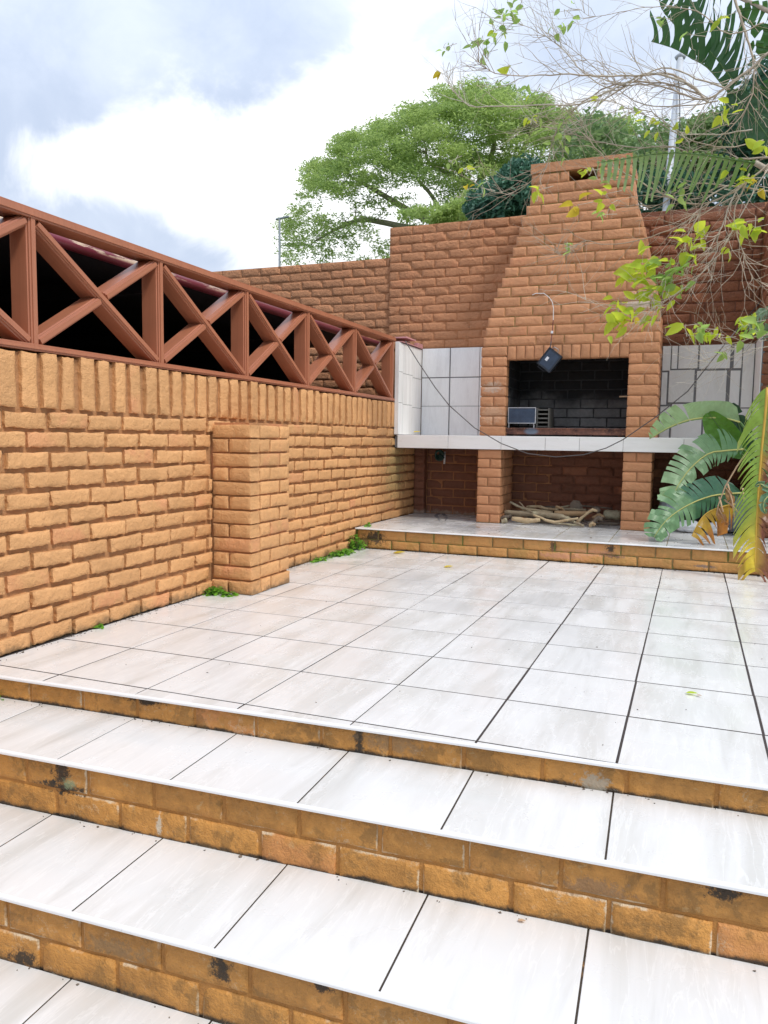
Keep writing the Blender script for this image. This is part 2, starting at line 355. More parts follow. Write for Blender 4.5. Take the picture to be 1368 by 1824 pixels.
MAT['lime'] = leafy('fresh_lime_leaves', (.34, .52, .05), (.60, .70, .06), .55, 3, rnd=.75)
MAT['lime_dark'] = leafy('green_shrub_leaves', (.22, .38, .10), (.36, .50, .13), .6, 3, rnd=.7)
MAT['yellow_leaf'] = leafy('yellow_leaves', (.58, .42, .03), (.66, .50, .05), .35, 8)
MAT['weed'] = leafy('weed_leaves', (.09, .25, .02), (.20, .42, .04), .4, 12)
def bigleaf():
    m_, t = material('ribbed_banana_leaf')
    at_ = t.n('ShaderNodeAttribute', dict(attribute_name='Col')).outputs['Color']
    uv = t.n('ShaderNodeUVMap').outputs[0]; sx = t.n('ShaderNodeSeparateXYZ', None, _0=uv)
    P = t.n('ShaderNodeNewGeometry').outputs['Position']
    wv = t.m('SINE', t.m('MULTIPLY', sx.outputs[0], 6.283 * 2.0))
    nz = t.noise(P, 22, 4, .6)
    k = t.m('ADD', t.m('ADD', .93, t.m('MULTIPLY', wv, .09)), t.m('MULTIPLY', t.m('SUBTRACT', nz, .5), .5))
    c = t.vm('SCALE', at_); t.put(c.node.inputs[3], k)
    d = principled(t, c, .30, t.bump(wv, .35, .004), Specular_IOR_Level=.55)
    tr = t.n('ShaderNodeBsdfTranslucent', None, Color=t.vm('MULTIPLY', c, (1.5, 1.5, .7))).outputs[0]
    t.out(t.n('ShaderNodeMixShader', None, _0=.28, _1=d, _2=tr).outputs[0]); return m_
MAT['bigleaf'] = bigleaf()

# ------------------------------------------------------------------ bricks
def brick_mesh(name, L, H, D, mat, seed, rough=.0025, chip=0.0, nx=7, nz=3):
    """rough moulded brick: front face towards -Y at y=0, going back to y=D, left-bottom corner at origin"""
    r = random.Random(seed); b = .0045
    ox = [r.uniform(-1, 1) for _ in range(4)]
    def off(x, z):      # slow waviness shared by neighbours
        return rough * (math.sin(x * 37 + ox[0] * 9) + math.sin(z * 41 + ox[1] * 9 + x * 13)) * .28
    vs = []; fr = {}
    cx, cz, cr = r.choice([0, L]), r.choice([0, H]), r.uniform(.02, .045)
    for j in range(nz + 1):
        for i in range(nx + 1):
            x = L * i / nx; z = H * j / nz
            e = i in (0, nx) or j in (0, nz)
            xx = min(max(x, b), L - b); zz = min(max(z, b), H - b)
            y = off(x, z) + r.uniform(-1, 1) * rough * .28
            if e: xx += r.uniform(-1, 1) * rough * 1.0; zz += r.uniform(-1, 1) * rough * .95; y += rough * .35
            if chip:
                d = math.hypot(x - cx, z - cz)
                if d < cr: y += chip * (1 - d / cr) + r.uniform(0, .3) * chip
            fr[i, j] = len(vs); vs.append((xx, y, zz))
    ringi = [(i, 0) for i in range(nx)] + [(nx, j) for j in range(nz)] + [(i, nz) for i in range(nx, 0, -1)] + [(0, j) for j in range(nz, 0, -1)]
    fs = [(fr[i, j], fr[i + 1, j], fr[i + 1, j + 1], fr[i, j + 1]) for i in range(nx) for j in range(nz)]
    n = len(ringi); r1 = len(vs)
    for (i, j) in ringi:
        x = L * i / nx; z = H * j / nz
        vs.append((x + r.uniform(-1, 1) * rough * (i in (0, nx)) * .7, b + off(x, z) * .5 + (max(0, vs[fr[i, j]][1]) * .8 if chip else 0), z + r.uniform(-1, 1) * rough * (j in (0, nz)) * .7))
    r2 = len(vs)
    for q in range(n): x, y, z = vs[r1 + q]; vs.append((x, D, z))
    for q in range(n):
        p = (q + 1) % n
        fs.append((fr[ringi[q]], r1 + q, r1 + p, fr[ringi[p]])); fs.append((r1 + q, r2 + q, r2 + p, r1 + p))
    fs.append(tuple(r2 + q for q in range(n - 1, -1, -1)))
    me = bpy.data.meshes.new(name); me.from_pydata(vs, [], fs); me.materials.append(mat)
    me.polygons.foreach_set('use_smooth', [i < nx * nz for i in range(len(fs))]); me.update(); return me
class Bricks:
    """a family of brick meshes of one paint; put() links one brick as an object of its own"""
    def __init__(s, mat, H=.073, rough=.0025, chip=.0, seed=1, chips=2, fine_=False):
        s.H = H; s.set = {}
        for L, nx in ((.222, 10 if fine_ else 7), (.106, 5 if fine_ else 4)):
            s.set[L] = [brick_mesh('brick', L, H, .10, mat, seed + k * 7 + nx, rough, chip if k < chips else 0, nx, 4 if fine_ else 3) for k in range(9 if fine_ else 6)]
    def put(s, parent, p, u, n, L, H=None, D=.10, jit=1.0, name='brick'):
        if L < .02: return
        H = H or s.H; nom = .222 if L > .155 else .106
        u = Vector(u).normalized(); n = Vector(n).normalized(); y = -n; z = u.cross(y)
        me = R_.choice(s.set[nom]); o = bpy.data.objects.new(name, me)
        p = Vector(p) + n * R_.uniform(-.0015, .0022) * jit + z * R_.uniform(-.001, .001) * jit
        a = R_.uniform(-.010, .010) * jit
        u2 = (u * math.cos(a) + z * math.sin(a)); z2 = (z * math.cos(a) - u * math.sin(a))
        Mx = Matrix((u2 * (L / nom), y * (D / .10), z2 * (H / s.H))).transposed().to_4x4()
        Mx.translation = p - ORG[parent.name]
        COL.objects.link(o); o.parent = parent; o.matrix_basis = Mx; return o
def run(lo, hi, module, offset, gap=.010, minl=.03):
    """lengths of one course: yields (start, length) between lo and hi"""
    x = offset - module * math.ceil(max(0, offset - lo) / module)
    while x + module <= lo: x += module
    out = []
    while x < hi - .001:
        a = max(x, lo); b = min(x + module, hi)
        a2 = a + (gap / 2 if a > lo + 1e-6 else .0); b2 = b - (gap / 2 if b < hi - 1e-6 else .0)
        if b2 - a2 > minl: out.append((a2, b2 - a2))
        x += module
    return out

# ------------------------------------------------------------------ ground
g = MB(); g.box(-400, 400, -400, 600, -1.6, -.66)
tag(g.obj('ground', MAT['ground'], None, (0, 0, -.66)), 'rough grassy ground round the patio', None, None, 'structure')
WX = -.378          # face of the left wall
XR = 3.15           # right end of the paving

def clip(poly, a, b, c):     # keep a*x+b*y >= c
    out = []
    for i in range(len(poly)):
        p, q = poly[i], poly[(i + 1) % len(poly)]; dp = a * p[0] + b * p[1] - c; dq = a * q[0] + b * q[1] - c
        if dp >= 0: out.append(p)
        if dp * dq < 0:
            t_ = dp / (dp - dq); out.append((p[0] + (q[0] - p[0]) * t_, p[1] + (q[1] - p[1]) * t_))
    return out
def tile(parent, poly, z, mat, th=.010):
    if len(poly) < 3: return
    xs = [p[0] for p in poly]; ys = [p[1] for p in poly]
    if max(xs) - min(xs) < .008 or max(ys) - min(ys) < .004: return
    b = MB(); b.prism(poly, z - th, z + R_.uniform(-.0005, .0005), .0009)
    b.obj('tile', mat, parent, (sum(xs) / len(xs), sum(ys) / len(ys), z))

# main patio floor
fl = MB(); fl.prism([(WX - .02, cA + .030 + .0415 * (WX - .02)), (XR, cA + .030 + .0415 * XR), (XR, 3.61), (WX - .02, 3.61)], -.20, -.0008)
fl.prism([(WX - .02, cA + .014 + .0415 * (WX - .02)), (XR, cA + .014 + .0415 * XR), (XR, cA + .0295 + .0415 * XR), (WX - .02, cA + .0295 + .0415 * (WX - .02))], -.0122, -.0019)

patio = tag(fl.obj('patio_floor', MAT['grout'], None, (1.2, 1.8, 0)), 'patio floor of glossy white marbled square tiles', None, None, 'structure')
SL = .0415
for i in range(-1, 8):
    for j in range(-1, 9):
        x0, x1 = .4 * i, .4 * (i + 1); y0, y1 = .4023 * j, .4023 * (j + 1)
        gx = .0034 if i >= 3 else .0026
        sh = R_.uniform(-.0015, .0015)
        poly = [(x0 + gx, y0 + .0040), (x1 - gx, y0 + .0040), (x1 - gx, y1 - .0040), (x0 + gx, y1 - .0040)]
        poly = [(p[0] + sh, p[1]) for p in poly]
        poly = clip(poly, 1, 0, WX + .004); poly = clip(poly, -1, 0, -XR); poly = clip(poly, 0, -1, -3.60)
        poly = clip(poly, -SL, 1, cA + .013)
        tile(patio, poly, 0, MAT['tile'])

# steps: frame rotated by the slope of the nosing lines
US = Vector((1, SL, 0)).normalized(); NS = Vector((SL, -1, 0)).normalized()
def sp(s, c):        # point at distance s along the step line with offset c
    x = s / math.sqrt(1 + SL * SL) - SL * (c * 1.0) / math.sqrt(1 + SL * SL) * 0
    return (x, c + SL * x)
def step(c, zt, zn, cn, rmat, toff, boffs, label, tread=True):
    """the riser under nosing line c (top level zt) and the tread in front of it down to line cn at level zn"""
    b = MB()
    x0 = WX - .02
    def L(x, cc): return (x, cc + SL * x)
    # core under the tread below this riser
    b.prism([L(x0, cn + .0285), L(XR, cn + .0285), L(XR, c + .0235), L(x0, c + .0235)], zn - .25, zn - .0018)
    b.prism([L(x0, cn + .014), L(XR, cn + .014), L(XR, cn + .028), L(x0, cn + .028)], zn - .0122, zn - .0019)
    b.prism([L(x0, c + .0245), L(XR, c + .0245), L(XR, c + .14), L(x0, c + .14)], zn - .2, zt - .012)
    st = tag(b.obj('step', MAT['riser_mortar'], None, (1.2, (c + cn) / 2, zn)), label, None, None, 'structure')
    # riser bricks
    fam = Bricks(rmat, rough=.0016, chip=.006, seed=int(-c * 900) + 5)
    zlow = zn - .003; zhigh = zt - .0125; nc = len(boffs); ch = (zhigh - zlow) / nc
    for k, bo in enumerate(boffs):
        for (a, l) in run(WX, XR, .232, bo, .011):
            px, py = a, c + .0185 + SL * a
            fam.put(st, (px, py, zlow + k * ch + (.0 if k == 0 else .004)), US, NS, l, ch - (.0 if k == nc - 1 else .005) - (.004 if k else 0), .10, .5)
    # tread tiles
    if tread:
        k = -3
        while True:
            s0 = toff + .4 * k; k += 1
            if s0 > XR: break
            if s0 + .4 < WX: continue
            a, e = max(s0, WX) + .0025, min(s0 + .4, XR) - .0025
            if e - a < .02: continue
            # perpendicular cuts
            def Q(s, cc): 
                x = s - SL * (cc - c); return (x, cc + SL * x)
            tile(st, [Q(a, cn + .012), Q(e, cn + .012), Q(e, c + .021), Q(a, c + .021)], zn, MAT['tile'])
    return st
def nosing(parent, c, z, x0=WX, x1=XR, line=None):
    prof = [(.012, .0006), (.005, .0006), (.0015, -.001), (0, -.004), (0, -.0095), (.012, -.0095)]
    b = MB(); x = x0
    for xa, xb in ((x0, .45 if c == cB else .95), (.45 if c == cB else .95, x1)):
        vs = []
        for xx in (xa + .0004, xb - .0004):
            for (d, h) in prof:
                y = (c + SL * xx) if line is None else line
                vs.append((xx, y + d, z + h))
        n = len(prof); b.add(vs, [(i, (i + 1) % n, n + (i + 1) % n, n + i) for i in range(n)] + [tuple(range(n - 1, -1, -1)), tuple(range(n, 2 * n))])
    b.obj('edge_trim', MAT['trim'], parent)
s1 = step(cA, zA, zB, cB, MAT['riserA'], .395, [-.06], 'top tiled step just below the patio, one brick course high')
s2 = step(cB, zB, zC, cC, MAT['riserB'], .378, [-.066, .052], 'middle tiled step with two brick courses and a black mould stain at its left')
s3 = step(cC, zC, zD, cD, MAT['riserC'], .38, [-.01, .12], 'lowest tiled step in view at the bottom of the photo')
nosing(patio, cA, zA); nosing(s1, cB, zB); nosing(s2, cC, zC); nosing(s3, cD, zD)
lo = MB(); lo.box(WX - .02, XR, -6, cD, -.9, -.65)
tag(lo.obj('lower_pavement', MAT['tile'], None, (1.2, -3, -.65)), 'lower paving in front of the steps', None, None, 'structure')  # out of view; made white tile for more bounced light
fam = Bricks(MAT['riserD'], rough=.0016, seed=77)
b = MB(); b.prism([(WX, cD + .0245 + SL * WX), (XR, cD + .0245 + SL * XR), (XR, cD + .14 + SL * XR), (WX, cD + .14 + SL * WX)], -.65, zD - .012)
r4 = b.obj('riser', MAT['riser_mortar'], s3)
for k in range(2):
    for (a, l) in run(WX, XR, .232, .04 + .1 * k, .011):
        fam.put(r4, (a, cD + .0185 + SL * a, -.648 + k * .089), US, NS, l, .084, .1, .5)

# ------------------------------------------------------------------ left wall with pier
COURSE = .0832
lw = MB(); lw.box(WX - .23, WX - .021, -2.4, 5.098, -.9, 1.222)
left = tag(lw.obj('brick_wall', MAT['left_mortar'], None, (WX - .1, 1.5, -.6)), 'sandy ochre painted brick wall under the brown lattice, topped by upright bricks', 'wall')
FL = Bricks(MAT['left'], rough=.0050, chip=.012, seed=21, chips=3, fine_=True)
UY, NX = (0, 1, 0), (1, 0, 0); UXp, NY = (1, 0, 0), (0, -1, 0)
old = MB()
def stuff_brick(mb, x, y0, y1, z0, z1): mb.box(x - .09, x, y0, y1, z0, z1)
for k in range(-7, 12):
    z = k * COURSE + .004
    for (a, l) in run(-2.4, 5.098, .232, .02 + (.116 if k % 2 else 0) + R_.uniform(-.012, .012), .013):
        if a + l < -.02 or k < 0:
            stuff_brick(old, WX, a, a + l, z, z + .071); continue
        if k < 2 and a > 3.72: 
            if k * COURSE + .08 < .166: continue
        if 1.57 < a and a + l < 2.02 and k < 11: continue
        if a < 1.565 < a + l and k < 11: l = 1.565 - a
        if a < 2.025 < a + l and k < 11: l = a + l - 2.025; a = 2.025
        if a > 4.45 and z > .80: continue
        dz = R_.uniform(-.002, .002)
        FL.put(left, (WX, a, z + dz), UY, NX, l + R_.uniform(-.014, -.003), .0635 + R_.uniform(-.004, .003), .10, 2.4)
# soldier course on top
FS = {}
smesh = [brick_mesh('brick', .228, .088, .10, MAT['left'], 300 + k, .0040, .012 if k % 3 == 0 else 0, 7, 4) for k in range(7)]
y = .338 - .11 * 26
while y < 4.47:
    hgt = .077 + R_.uniform(-.010, .007)
    if y > -.02:
        o = bpy.data.objects.new('brick', R_.choice(smesh))
        u = Vector((0, R_.uniform(-.02, .02), 1)).normalized(); n = Vector((1, 0, 0)); yy = -n; z = u.cross(yy)
        # length runs up, height runs along the wall (towards -Y)
        Mx = Matrix((u * (1 + R_.uniform(-.03, .02)), yy, z * (hgt / .088))).transposed().to_4x4()
        Mx.translation = Vector((WX + R_.uniform(-.002, .004), y if z.y > 0 else y + hgt, 1.0)) - ORG[left.name]
        COL.objects.link(o); o.parent = left; o.matrix_basis = Mx
    else: stuff_brick(old, WX, y, y + hgt, 1.0, 1.225)
    y += .11
sb = old.obj('brickwork', MAT['left'], left); sb['kind'] = 'stuff'
# pier
px1, py0, py1 = -.128, 1.565, 2.025
b = MB(); b.box(WX - .02, px1 - .017, py0 + .017, py1 - .010, -.01, .972)
pier = b.obj('pier', MAT['left_mortar'], left)
FP = Bricks(MAT['left'], rough=.0028, chip=.008, seed=91)
for k in range(12):
    z = k * .0805 + .003; h = .070; D = .1
    ex = .012 if k == 0 else 0
    wdt = px1 - WX
    if k % 2: FP.put(pier, (WX, py0 - ex, z), UXp, NY, wdt + ex, h, D, .7)
    else:
        FP.put(pier, (WX, py0 - ex, z), UXp, NY, .10, h, D, .7); FP.put(pier, (WX + .112, py0 - ex, z), UXp, NY, wdt - .112 + ex, h, D, .7)
    lens = ([.106, .222] if k % 2 == 0 else [.222, .106]); a = py0 - ex + .112
    for q, l in enumerate(lens):
        l = min(l, py1 + ex * 3 - a)
        FP.put(pier, (px1 + ex, a, z), UY, NX, l, h, D, .7); a += l + .011
    # return brick on the corner is the front brick's own side

# ------------------------------------------------------------------ lattice on the wall
lat = empty('lattice_railing', (WX, 1.5, 1.235), 'brown timber lattice of crossed braces between posts, on top of the ochre brick wall', 'lattice railing')
XF = WX - .002
def member(p0, p1, wid, name, dep=.105, lipped=True):
    """a straight moulded member from p0 to p1 in the plane of the lattice: narrow face, two shallow steps, deep web"""
    p0 = Vector(p0); p1 = Vector(p1); t_ = (p1 - p0); Ln = t_.length; t_.normalize()
    nrm = Vector((1, 0, 0)); sd = t_.cross(nrm)
    Mx = Matrix((sd, nrm, t_)).transposed().to_4x4()
    pr = [(-wid / 2, 0), (-wid / 2, -.006), (-wid / 2 - .007, -.008), (-wid / 2 - .007, -.016), (-wid / 2 - .012, -.018), (-wid / 2 - .012, -dep),
          (wid / 2 + .012, -dep), (wid / 2 + .012, -.018), (wid / 2 + .007, -.016), (wid / 2 + .007, -.008), (wid / 2, -.006), (wid / 2, 0)]
    n = len(pr); bb = MB()
    bb.add([(a, c_, 0) for a, c_ in pr] + [(a, c_, Ln) for a, c_ in pr], [(i, (i + 1) % n, n + (i + 1) % n, n + i) for i in range(n)] + [tuple(range(n - 1, -1, -1)), tuple(range(n, 2 * n))])
    me = bb.mesh(name, MAT['lattice']); o = bpy.data.objects.new(name, me); COL.objects.link(o); o.parent = lat
    Mx.translation = p0 - ORG[lat.name]; o.matrix_basis = Mx
    return o
zt0, zb0 = 1.770, 1.265
PY = [-2.17, -1.343, -.516, .311, 1.135, 1.957, 2.767, 3.592, 4.425]
def rail(z0, z1, name):
    bb = MB(); bb.box(XF - .11, XF, -2.3, 4.47, z0, z1); bb.box(XF - .10, XF + .006, -2.3, 4.466, z0 + .008, z1 - .010)
    bb.obj(name, MAT['lattice'], lat)
rail(1.766, 1.806, 'top_rail'); rail(1.233, 1.262, 'bottom_rail')
for yv in PY: member((XF - .003, yv, 1.262), (XF - .003, yv, 1.766), .022, 'post')
for ya, yb in zip(PY[:-1], PY[1:]):
    a, c_ = ya + .030, yb - .030; zl, zh = 1.276, 1.752
    member((XF - .0055, a, zh), (XF - .0055, c_, zl), .020, 'brace', .102)
    d = (Vector((0, c_ - a, zh - zl))).normalized(); mid = Vector((XF - .008, (a + c_) / 2, (zl + zh) / 2)); q = d * .026
    member((XF - .008, a, zl), mid - q, .020, 'brace', .100); member(mid + q, (XF - .008, c_, zh), .020, 'brace', .100)

# ------------------------------------------------------------------ neighbour's dark shed behind the lattice
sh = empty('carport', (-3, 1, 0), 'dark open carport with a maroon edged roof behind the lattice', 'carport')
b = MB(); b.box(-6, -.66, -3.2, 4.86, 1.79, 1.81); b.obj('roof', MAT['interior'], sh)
b = MB(); b.box(-6, -5.9, -3.2, 4.9, -.6, 1.785); b.box(-5.9, -.62, -3.2, -3.1, -.6, 1.785); b.box(-5.9, -1.46, 4.80, 4.88, -.6, 1.785); b.box(-6, -.62, -3.1, 5.0, -.6, -.5)  # enclosing walls added so that the carport stays dark
b.obj('wall', MAT['interior'], sh)  # added walls, only there to keep the carport dark
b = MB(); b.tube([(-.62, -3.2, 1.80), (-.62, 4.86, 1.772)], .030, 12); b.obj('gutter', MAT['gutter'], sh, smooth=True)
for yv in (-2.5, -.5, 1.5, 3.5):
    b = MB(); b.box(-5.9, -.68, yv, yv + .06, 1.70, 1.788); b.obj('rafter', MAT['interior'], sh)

# ------------------------------------------------------------------ back walls
YB = 5.11
def zcourse(k): return .166 + k * .0834
tw = MB(); tw.box(-.70, .95, YB + .0065, YB + .23, -.6, 2.955); tw.box(.95, 2.86, YB + .012, YB + .23, -.6, 2.885)
tall = tag(tw.obj('brick_wall', MAT['wall_mortar'], None, (.9, YB + .1, -.6)), 'tall rough red-brown painted brick wall directly behind the barbecue', 'wall')
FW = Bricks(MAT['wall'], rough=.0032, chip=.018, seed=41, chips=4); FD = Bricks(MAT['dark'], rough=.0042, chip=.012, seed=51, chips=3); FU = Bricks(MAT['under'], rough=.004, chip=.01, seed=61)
# right-hand mortar sheet: tree shade put into a darker colour
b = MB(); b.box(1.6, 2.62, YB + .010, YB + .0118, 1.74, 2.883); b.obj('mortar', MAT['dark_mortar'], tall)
b = MB(); b.box(-.37, 2.6, YB + .010, YB + .0118, .166, .82); b.obj('mortar', MAT['dark_mortar'], tall)  # recess mortar sheet, shade under the counter put into its colour
ztop = 2.955
k = 0
while ztop - (k + 1) * .0845 > 1.70:
    z = ztop - (k + 1) * .0845 + .005; of = (.116 if k % 2 else 0) + R_.uniform(-.02, .02)
    for (a, l) in run(-.70, .90, .238, -.70 + of, .009):
        FW.put(tall, (a, YB, z - .001), UXp, NY, l, .0770 + R_.uniform(-.003, .003), .1, 1.6)
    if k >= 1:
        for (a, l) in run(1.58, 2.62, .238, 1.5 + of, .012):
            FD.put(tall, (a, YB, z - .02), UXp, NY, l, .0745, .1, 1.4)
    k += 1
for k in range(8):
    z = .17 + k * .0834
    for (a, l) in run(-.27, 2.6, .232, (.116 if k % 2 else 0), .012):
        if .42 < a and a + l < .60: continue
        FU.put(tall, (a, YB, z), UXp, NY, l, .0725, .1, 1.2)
# small pier in the corner of the left recess
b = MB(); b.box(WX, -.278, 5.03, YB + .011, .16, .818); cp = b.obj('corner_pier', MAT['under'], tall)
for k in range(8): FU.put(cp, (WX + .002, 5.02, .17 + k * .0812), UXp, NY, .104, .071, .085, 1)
lwm = MB(); lwm.box(-7.0, -.704, YB + .0245, YB + .24, -.6, 2.672)
low = tag(lwm.obj('brick_wall', MAT['wall_mortar'], None, (-3.5, YB + .1, -.6)), 'lower red-brown brick wall running left from the tall wall, seen above the lattice', 'wall')
FW2 = Bricks(MAT['wall'], rough=.0032, chip=.017, seed=141, chips=4)
for k in range(17):
    z = 2.672 - (k + 1) * .0845 + .005; of = (.116 if k % 2 else 0) + R_.uniform(-.02, .02)
    for (a, l) in run(-4.2 if k < 9 else -1.62, -.705, .238, -4.3 + of, .009):
        FW2.put(low, (a, YB + .018, z - .001), UXp, NY, l, .0770 + R_.uniform(-.003, .003), .1, 1.6)
# right return wall
XW = 2.625
rw = MB(); rw.box(XW + .012, XW + .24, 4.46, YB - .001, -.6, 2.86)
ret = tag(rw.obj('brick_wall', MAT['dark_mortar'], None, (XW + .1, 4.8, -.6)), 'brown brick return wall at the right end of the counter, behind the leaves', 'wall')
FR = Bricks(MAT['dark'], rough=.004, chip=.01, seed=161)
for k in range(32):
    z = .17 + k * .084
    if z > 2.79: break
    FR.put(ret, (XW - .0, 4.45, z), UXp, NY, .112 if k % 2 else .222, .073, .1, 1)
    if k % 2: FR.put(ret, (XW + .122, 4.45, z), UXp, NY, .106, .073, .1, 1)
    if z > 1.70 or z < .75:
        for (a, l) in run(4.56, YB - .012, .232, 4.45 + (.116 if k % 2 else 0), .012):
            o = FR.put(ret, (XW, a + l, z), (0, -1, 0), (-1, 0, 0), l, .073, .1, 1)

# ------------------------------------------------------------------ raised platform
YP0 = 3.592; ZP = .166
b = MB(); b.box(WX + .001, 2.95, YP0 + .024, YB + .009, -.1, ZP - .0018)
plat = tag(b.obj('raised_platform', MAT['plat_mortar'], None, (1.2, 4.3, 0)), 'raised white tiled platform under the barbecue with a two course brick edge', None, None, 'structure')
FPt = Bricks(MAT['plat'], rough=.0012, chip=.004, seed=71)
for k in range(2):
    for (a, l) in run(WX + .02 + (.09 if k == 0 else 0), 2.95, .2365, -.30 + (.12 if k else 0), .011):
        FPt.put(plat, (a, YP0 + .018, .001 + k * .0775), UXp, NY, l, .071 if k == 0 else .0735, .1, .4)
for i in range(-1, 8):
    for (y0, y1) in ((YP0 + .012, 4.0), (4.0, 4.44), (4.44, 4.84), (4.84, YB + .008)):
        x0, x1 = .02 + .4 * i, .02 + .4 * (i + 1)
        poly = clip([(x0 + .0026, y0 + .0018), (x1 - .0026, y0 + .0018), (x1 - .0026, y1 - .0018), (x0 + .0026, y1 - .0018)], 1, 0, WX + .004)
        tile(plat, clip(poly, -1, 0, -2.95), ZP, MAT['tile'])
b = MB()
prof = [(.012, .0006), (.005, .0006), (.0015, -.001), (0, -.004), (0, -.0095), (.012, -.0095)]
n = len(prof); b.add([(xx, YP0 + d, ZP + h) for xx in (WX + .002, 2.95) for (d, h) in prof], [(i, (i + 1) % n, n + (i + 1) % n, n + i) for i in range(n)] + [tuple(range(n - 1, -1, -1)), tuple(range(n, 2 * n))])
b.obj('edge_trim', MAT['trim'], plat)
# two filled cracks in the recess floor
for (pts) in ([(783, 929), (781, 923), (776, 918), (783, 914)], [(793, 928), (796, 921), (791, 917), (789, 914)]):
    P3 = []
    for (u, v) in pts:
        d = ray(u, v); P3.append(CAM + d * ((ZP + .0012 - CAM.z) / d.z))
    b = MB(); vs = []
    for q, p in enumerate(P3):
        w_ = [.004, .012, .02, .014][q]; vs += [(p.x - w_, p.y, ZP + .0016), (p.x + w_, p.y, ZP + .0016), (p.x + w_, p.y, ZP - .004), (p.x - w_, p.y, ZP - .004)]
    fs = []
    for q in range(3): fs += [(q * 4 + a, q * 4 + (a + 1) % 4, q * 4 + 4 + (a + 1) % 4, q * 4 + 4 + a) for a in range(4)]
    b.add(vs, fs); b.obj('crack_filler', MAT['wallgrout'], plat)

# ------------------------------------------------------------------ barbecue
bq = empty('brick_barbecue', (1.14, 4.5, ZP), 'built-in brick barbecue with tapering chimney, sooty firebox and white tiled counter', 'barbecue')
YF = 4.49
FC = Bricks(MAT['chim'], rough=.0017, chip=.004, seed=81, chips=1)
def pillar(x0, x1, z0, z1, name, n_c, y1, flip=0, core=MAT['col_mortar'], right=True, left=False):
    b = MB(); b.box(x0 + .008, x1 - .008, YF + .008, y1, z0, z1); pl = b.obj(name, core, bq)
    ch = (z1 - z0) / n_c; wd = x1 - x0
    for k in range(n_c):
        z = z0 + k * ch + .004; h = ch - .0095
        if (k + flip) % 2: FC.put(pl, (x0, YF, z), UXp, NY, wd, h, .1, .9)
        else:
            q = R_.uniform(-.012, .012)
            FC.put(pl, (x0, YF, z), UXp, NY, wd / 2 - .005 + q, h, .1, .9); FC.put(pl, (x0 + wd / 2 + .005 + q, YF, z), UXp, NY, wd / 2 - .005 - q, h, .1, .9)
        if right:
            for (a, l) in run(YF + .106, y1, .232, YF + (.0 if (k + flip) % 2 else .116), .010): FC.put(pl, (x1, a, z), UY, NX, l, h, .08, .6)
        if left:
            for (a, l) in run(YF + .106, y1, .232, YF + (.0 if (k + flip) % 2 else .116), .010): FC.put(pl, (x0, a + l, z), (0, -1, 0), (-1, 0, 0), l, h, .08, .6)
    return pl
pillar(.404, .610, ZP, .814, 'pillar', 8, 4.98, 0)
pillar(1.632, 1.856, ZP, .814, 'pillar', 8, 4.98, 1)
pillar(.412, .637, .933, 1.700, 'column', 9, 5.108, 1, right=False, left=True)
pillar(1.643, 1.874, .933, 1.700, 'column', 9, 5.108, 1)
# firebox
b = MB(); b.box(.60, .6372, YF + .11, 5.06, .933, 1.70); b.box(1.6432, 1.66, YF + .1, 5.06, .933, 1.70); b.box(.60, 1.66, 5.055, 5.10, .933, 1.99)
b.box(.64, 1.64, YF + .14, 5.054, 1.98, 1.995); b.box(.64, 1.64, YF + .12, YF + .139, 1.702, 1.99)
fb = b.obj('firebox', MAT['soot_mortar'], bq)
FSo = Bricks(MAT['soot'], rough=.003, chip=.006, seed=171)
for k in range(9):
    z = .945 + k * .084
    for (a, l) in run(.645, 1.64, .235, .61 + (.118 if k % 2 else 0), .012): FSo.put(fb, (a, 5.045, z), UXp, NY, l, .073, .05, 1)
    for (a, l) in run(YF + .106, 5.035, .232, YF + (.116 if k % 2 else 0), .010): FSo.put(fb, (.640, a, z), UY, NX, l, .073, .03, .5)
# chimney breast, stepping in on both sides
n_c = 18; z0 = 1.700; ch = (3.185 - z0) / n_c
XL = [.412, .425, .432, .440, .452, .470, .490, .525, .562, .598, .632, .662, .690, .725, .757, .782, .803, .803][:18]
XRr = [1.874, 1.874, 1.868, 1.845, 1.838, 1.82, 1.80, 1.785, 1.765, 1.745, 1.725, 1.70, 1.675, 1.65, 1.63, 1.615, 1.605, 1.605]
pxl = [862, 866, 870, 875, 880, 886, 893, 900, 907, 914, 920, 925, 930, 938, 943, 947, 947, 947]
XL = [at(u, 595 - 17.3 * (k + .5), YF).x for k, u in enumerate(pxl)]
b = MB()
for k in range(n_c):
    za, zb_ = z0 + k * ch, z0 + (k + 1) * ch - .0002
    if k == 16:
        b.box(XL[k] + .007, 1.112, YF + .007, 5.108, za, zb_); b.box(1.336, XRr[k] - .007, YF + .007, 5.108, za, zb_); b.box(1.112, 1.336, YF + .35, 5.108, za, zb_)
    else: b.box(XL[k] + .007, XRr[k] - .007, YF + .007, 5.108 - .001 * (k % 2), za, zb_)
chm = b.obj('chimney', MAT['chim_mortar'], bq)
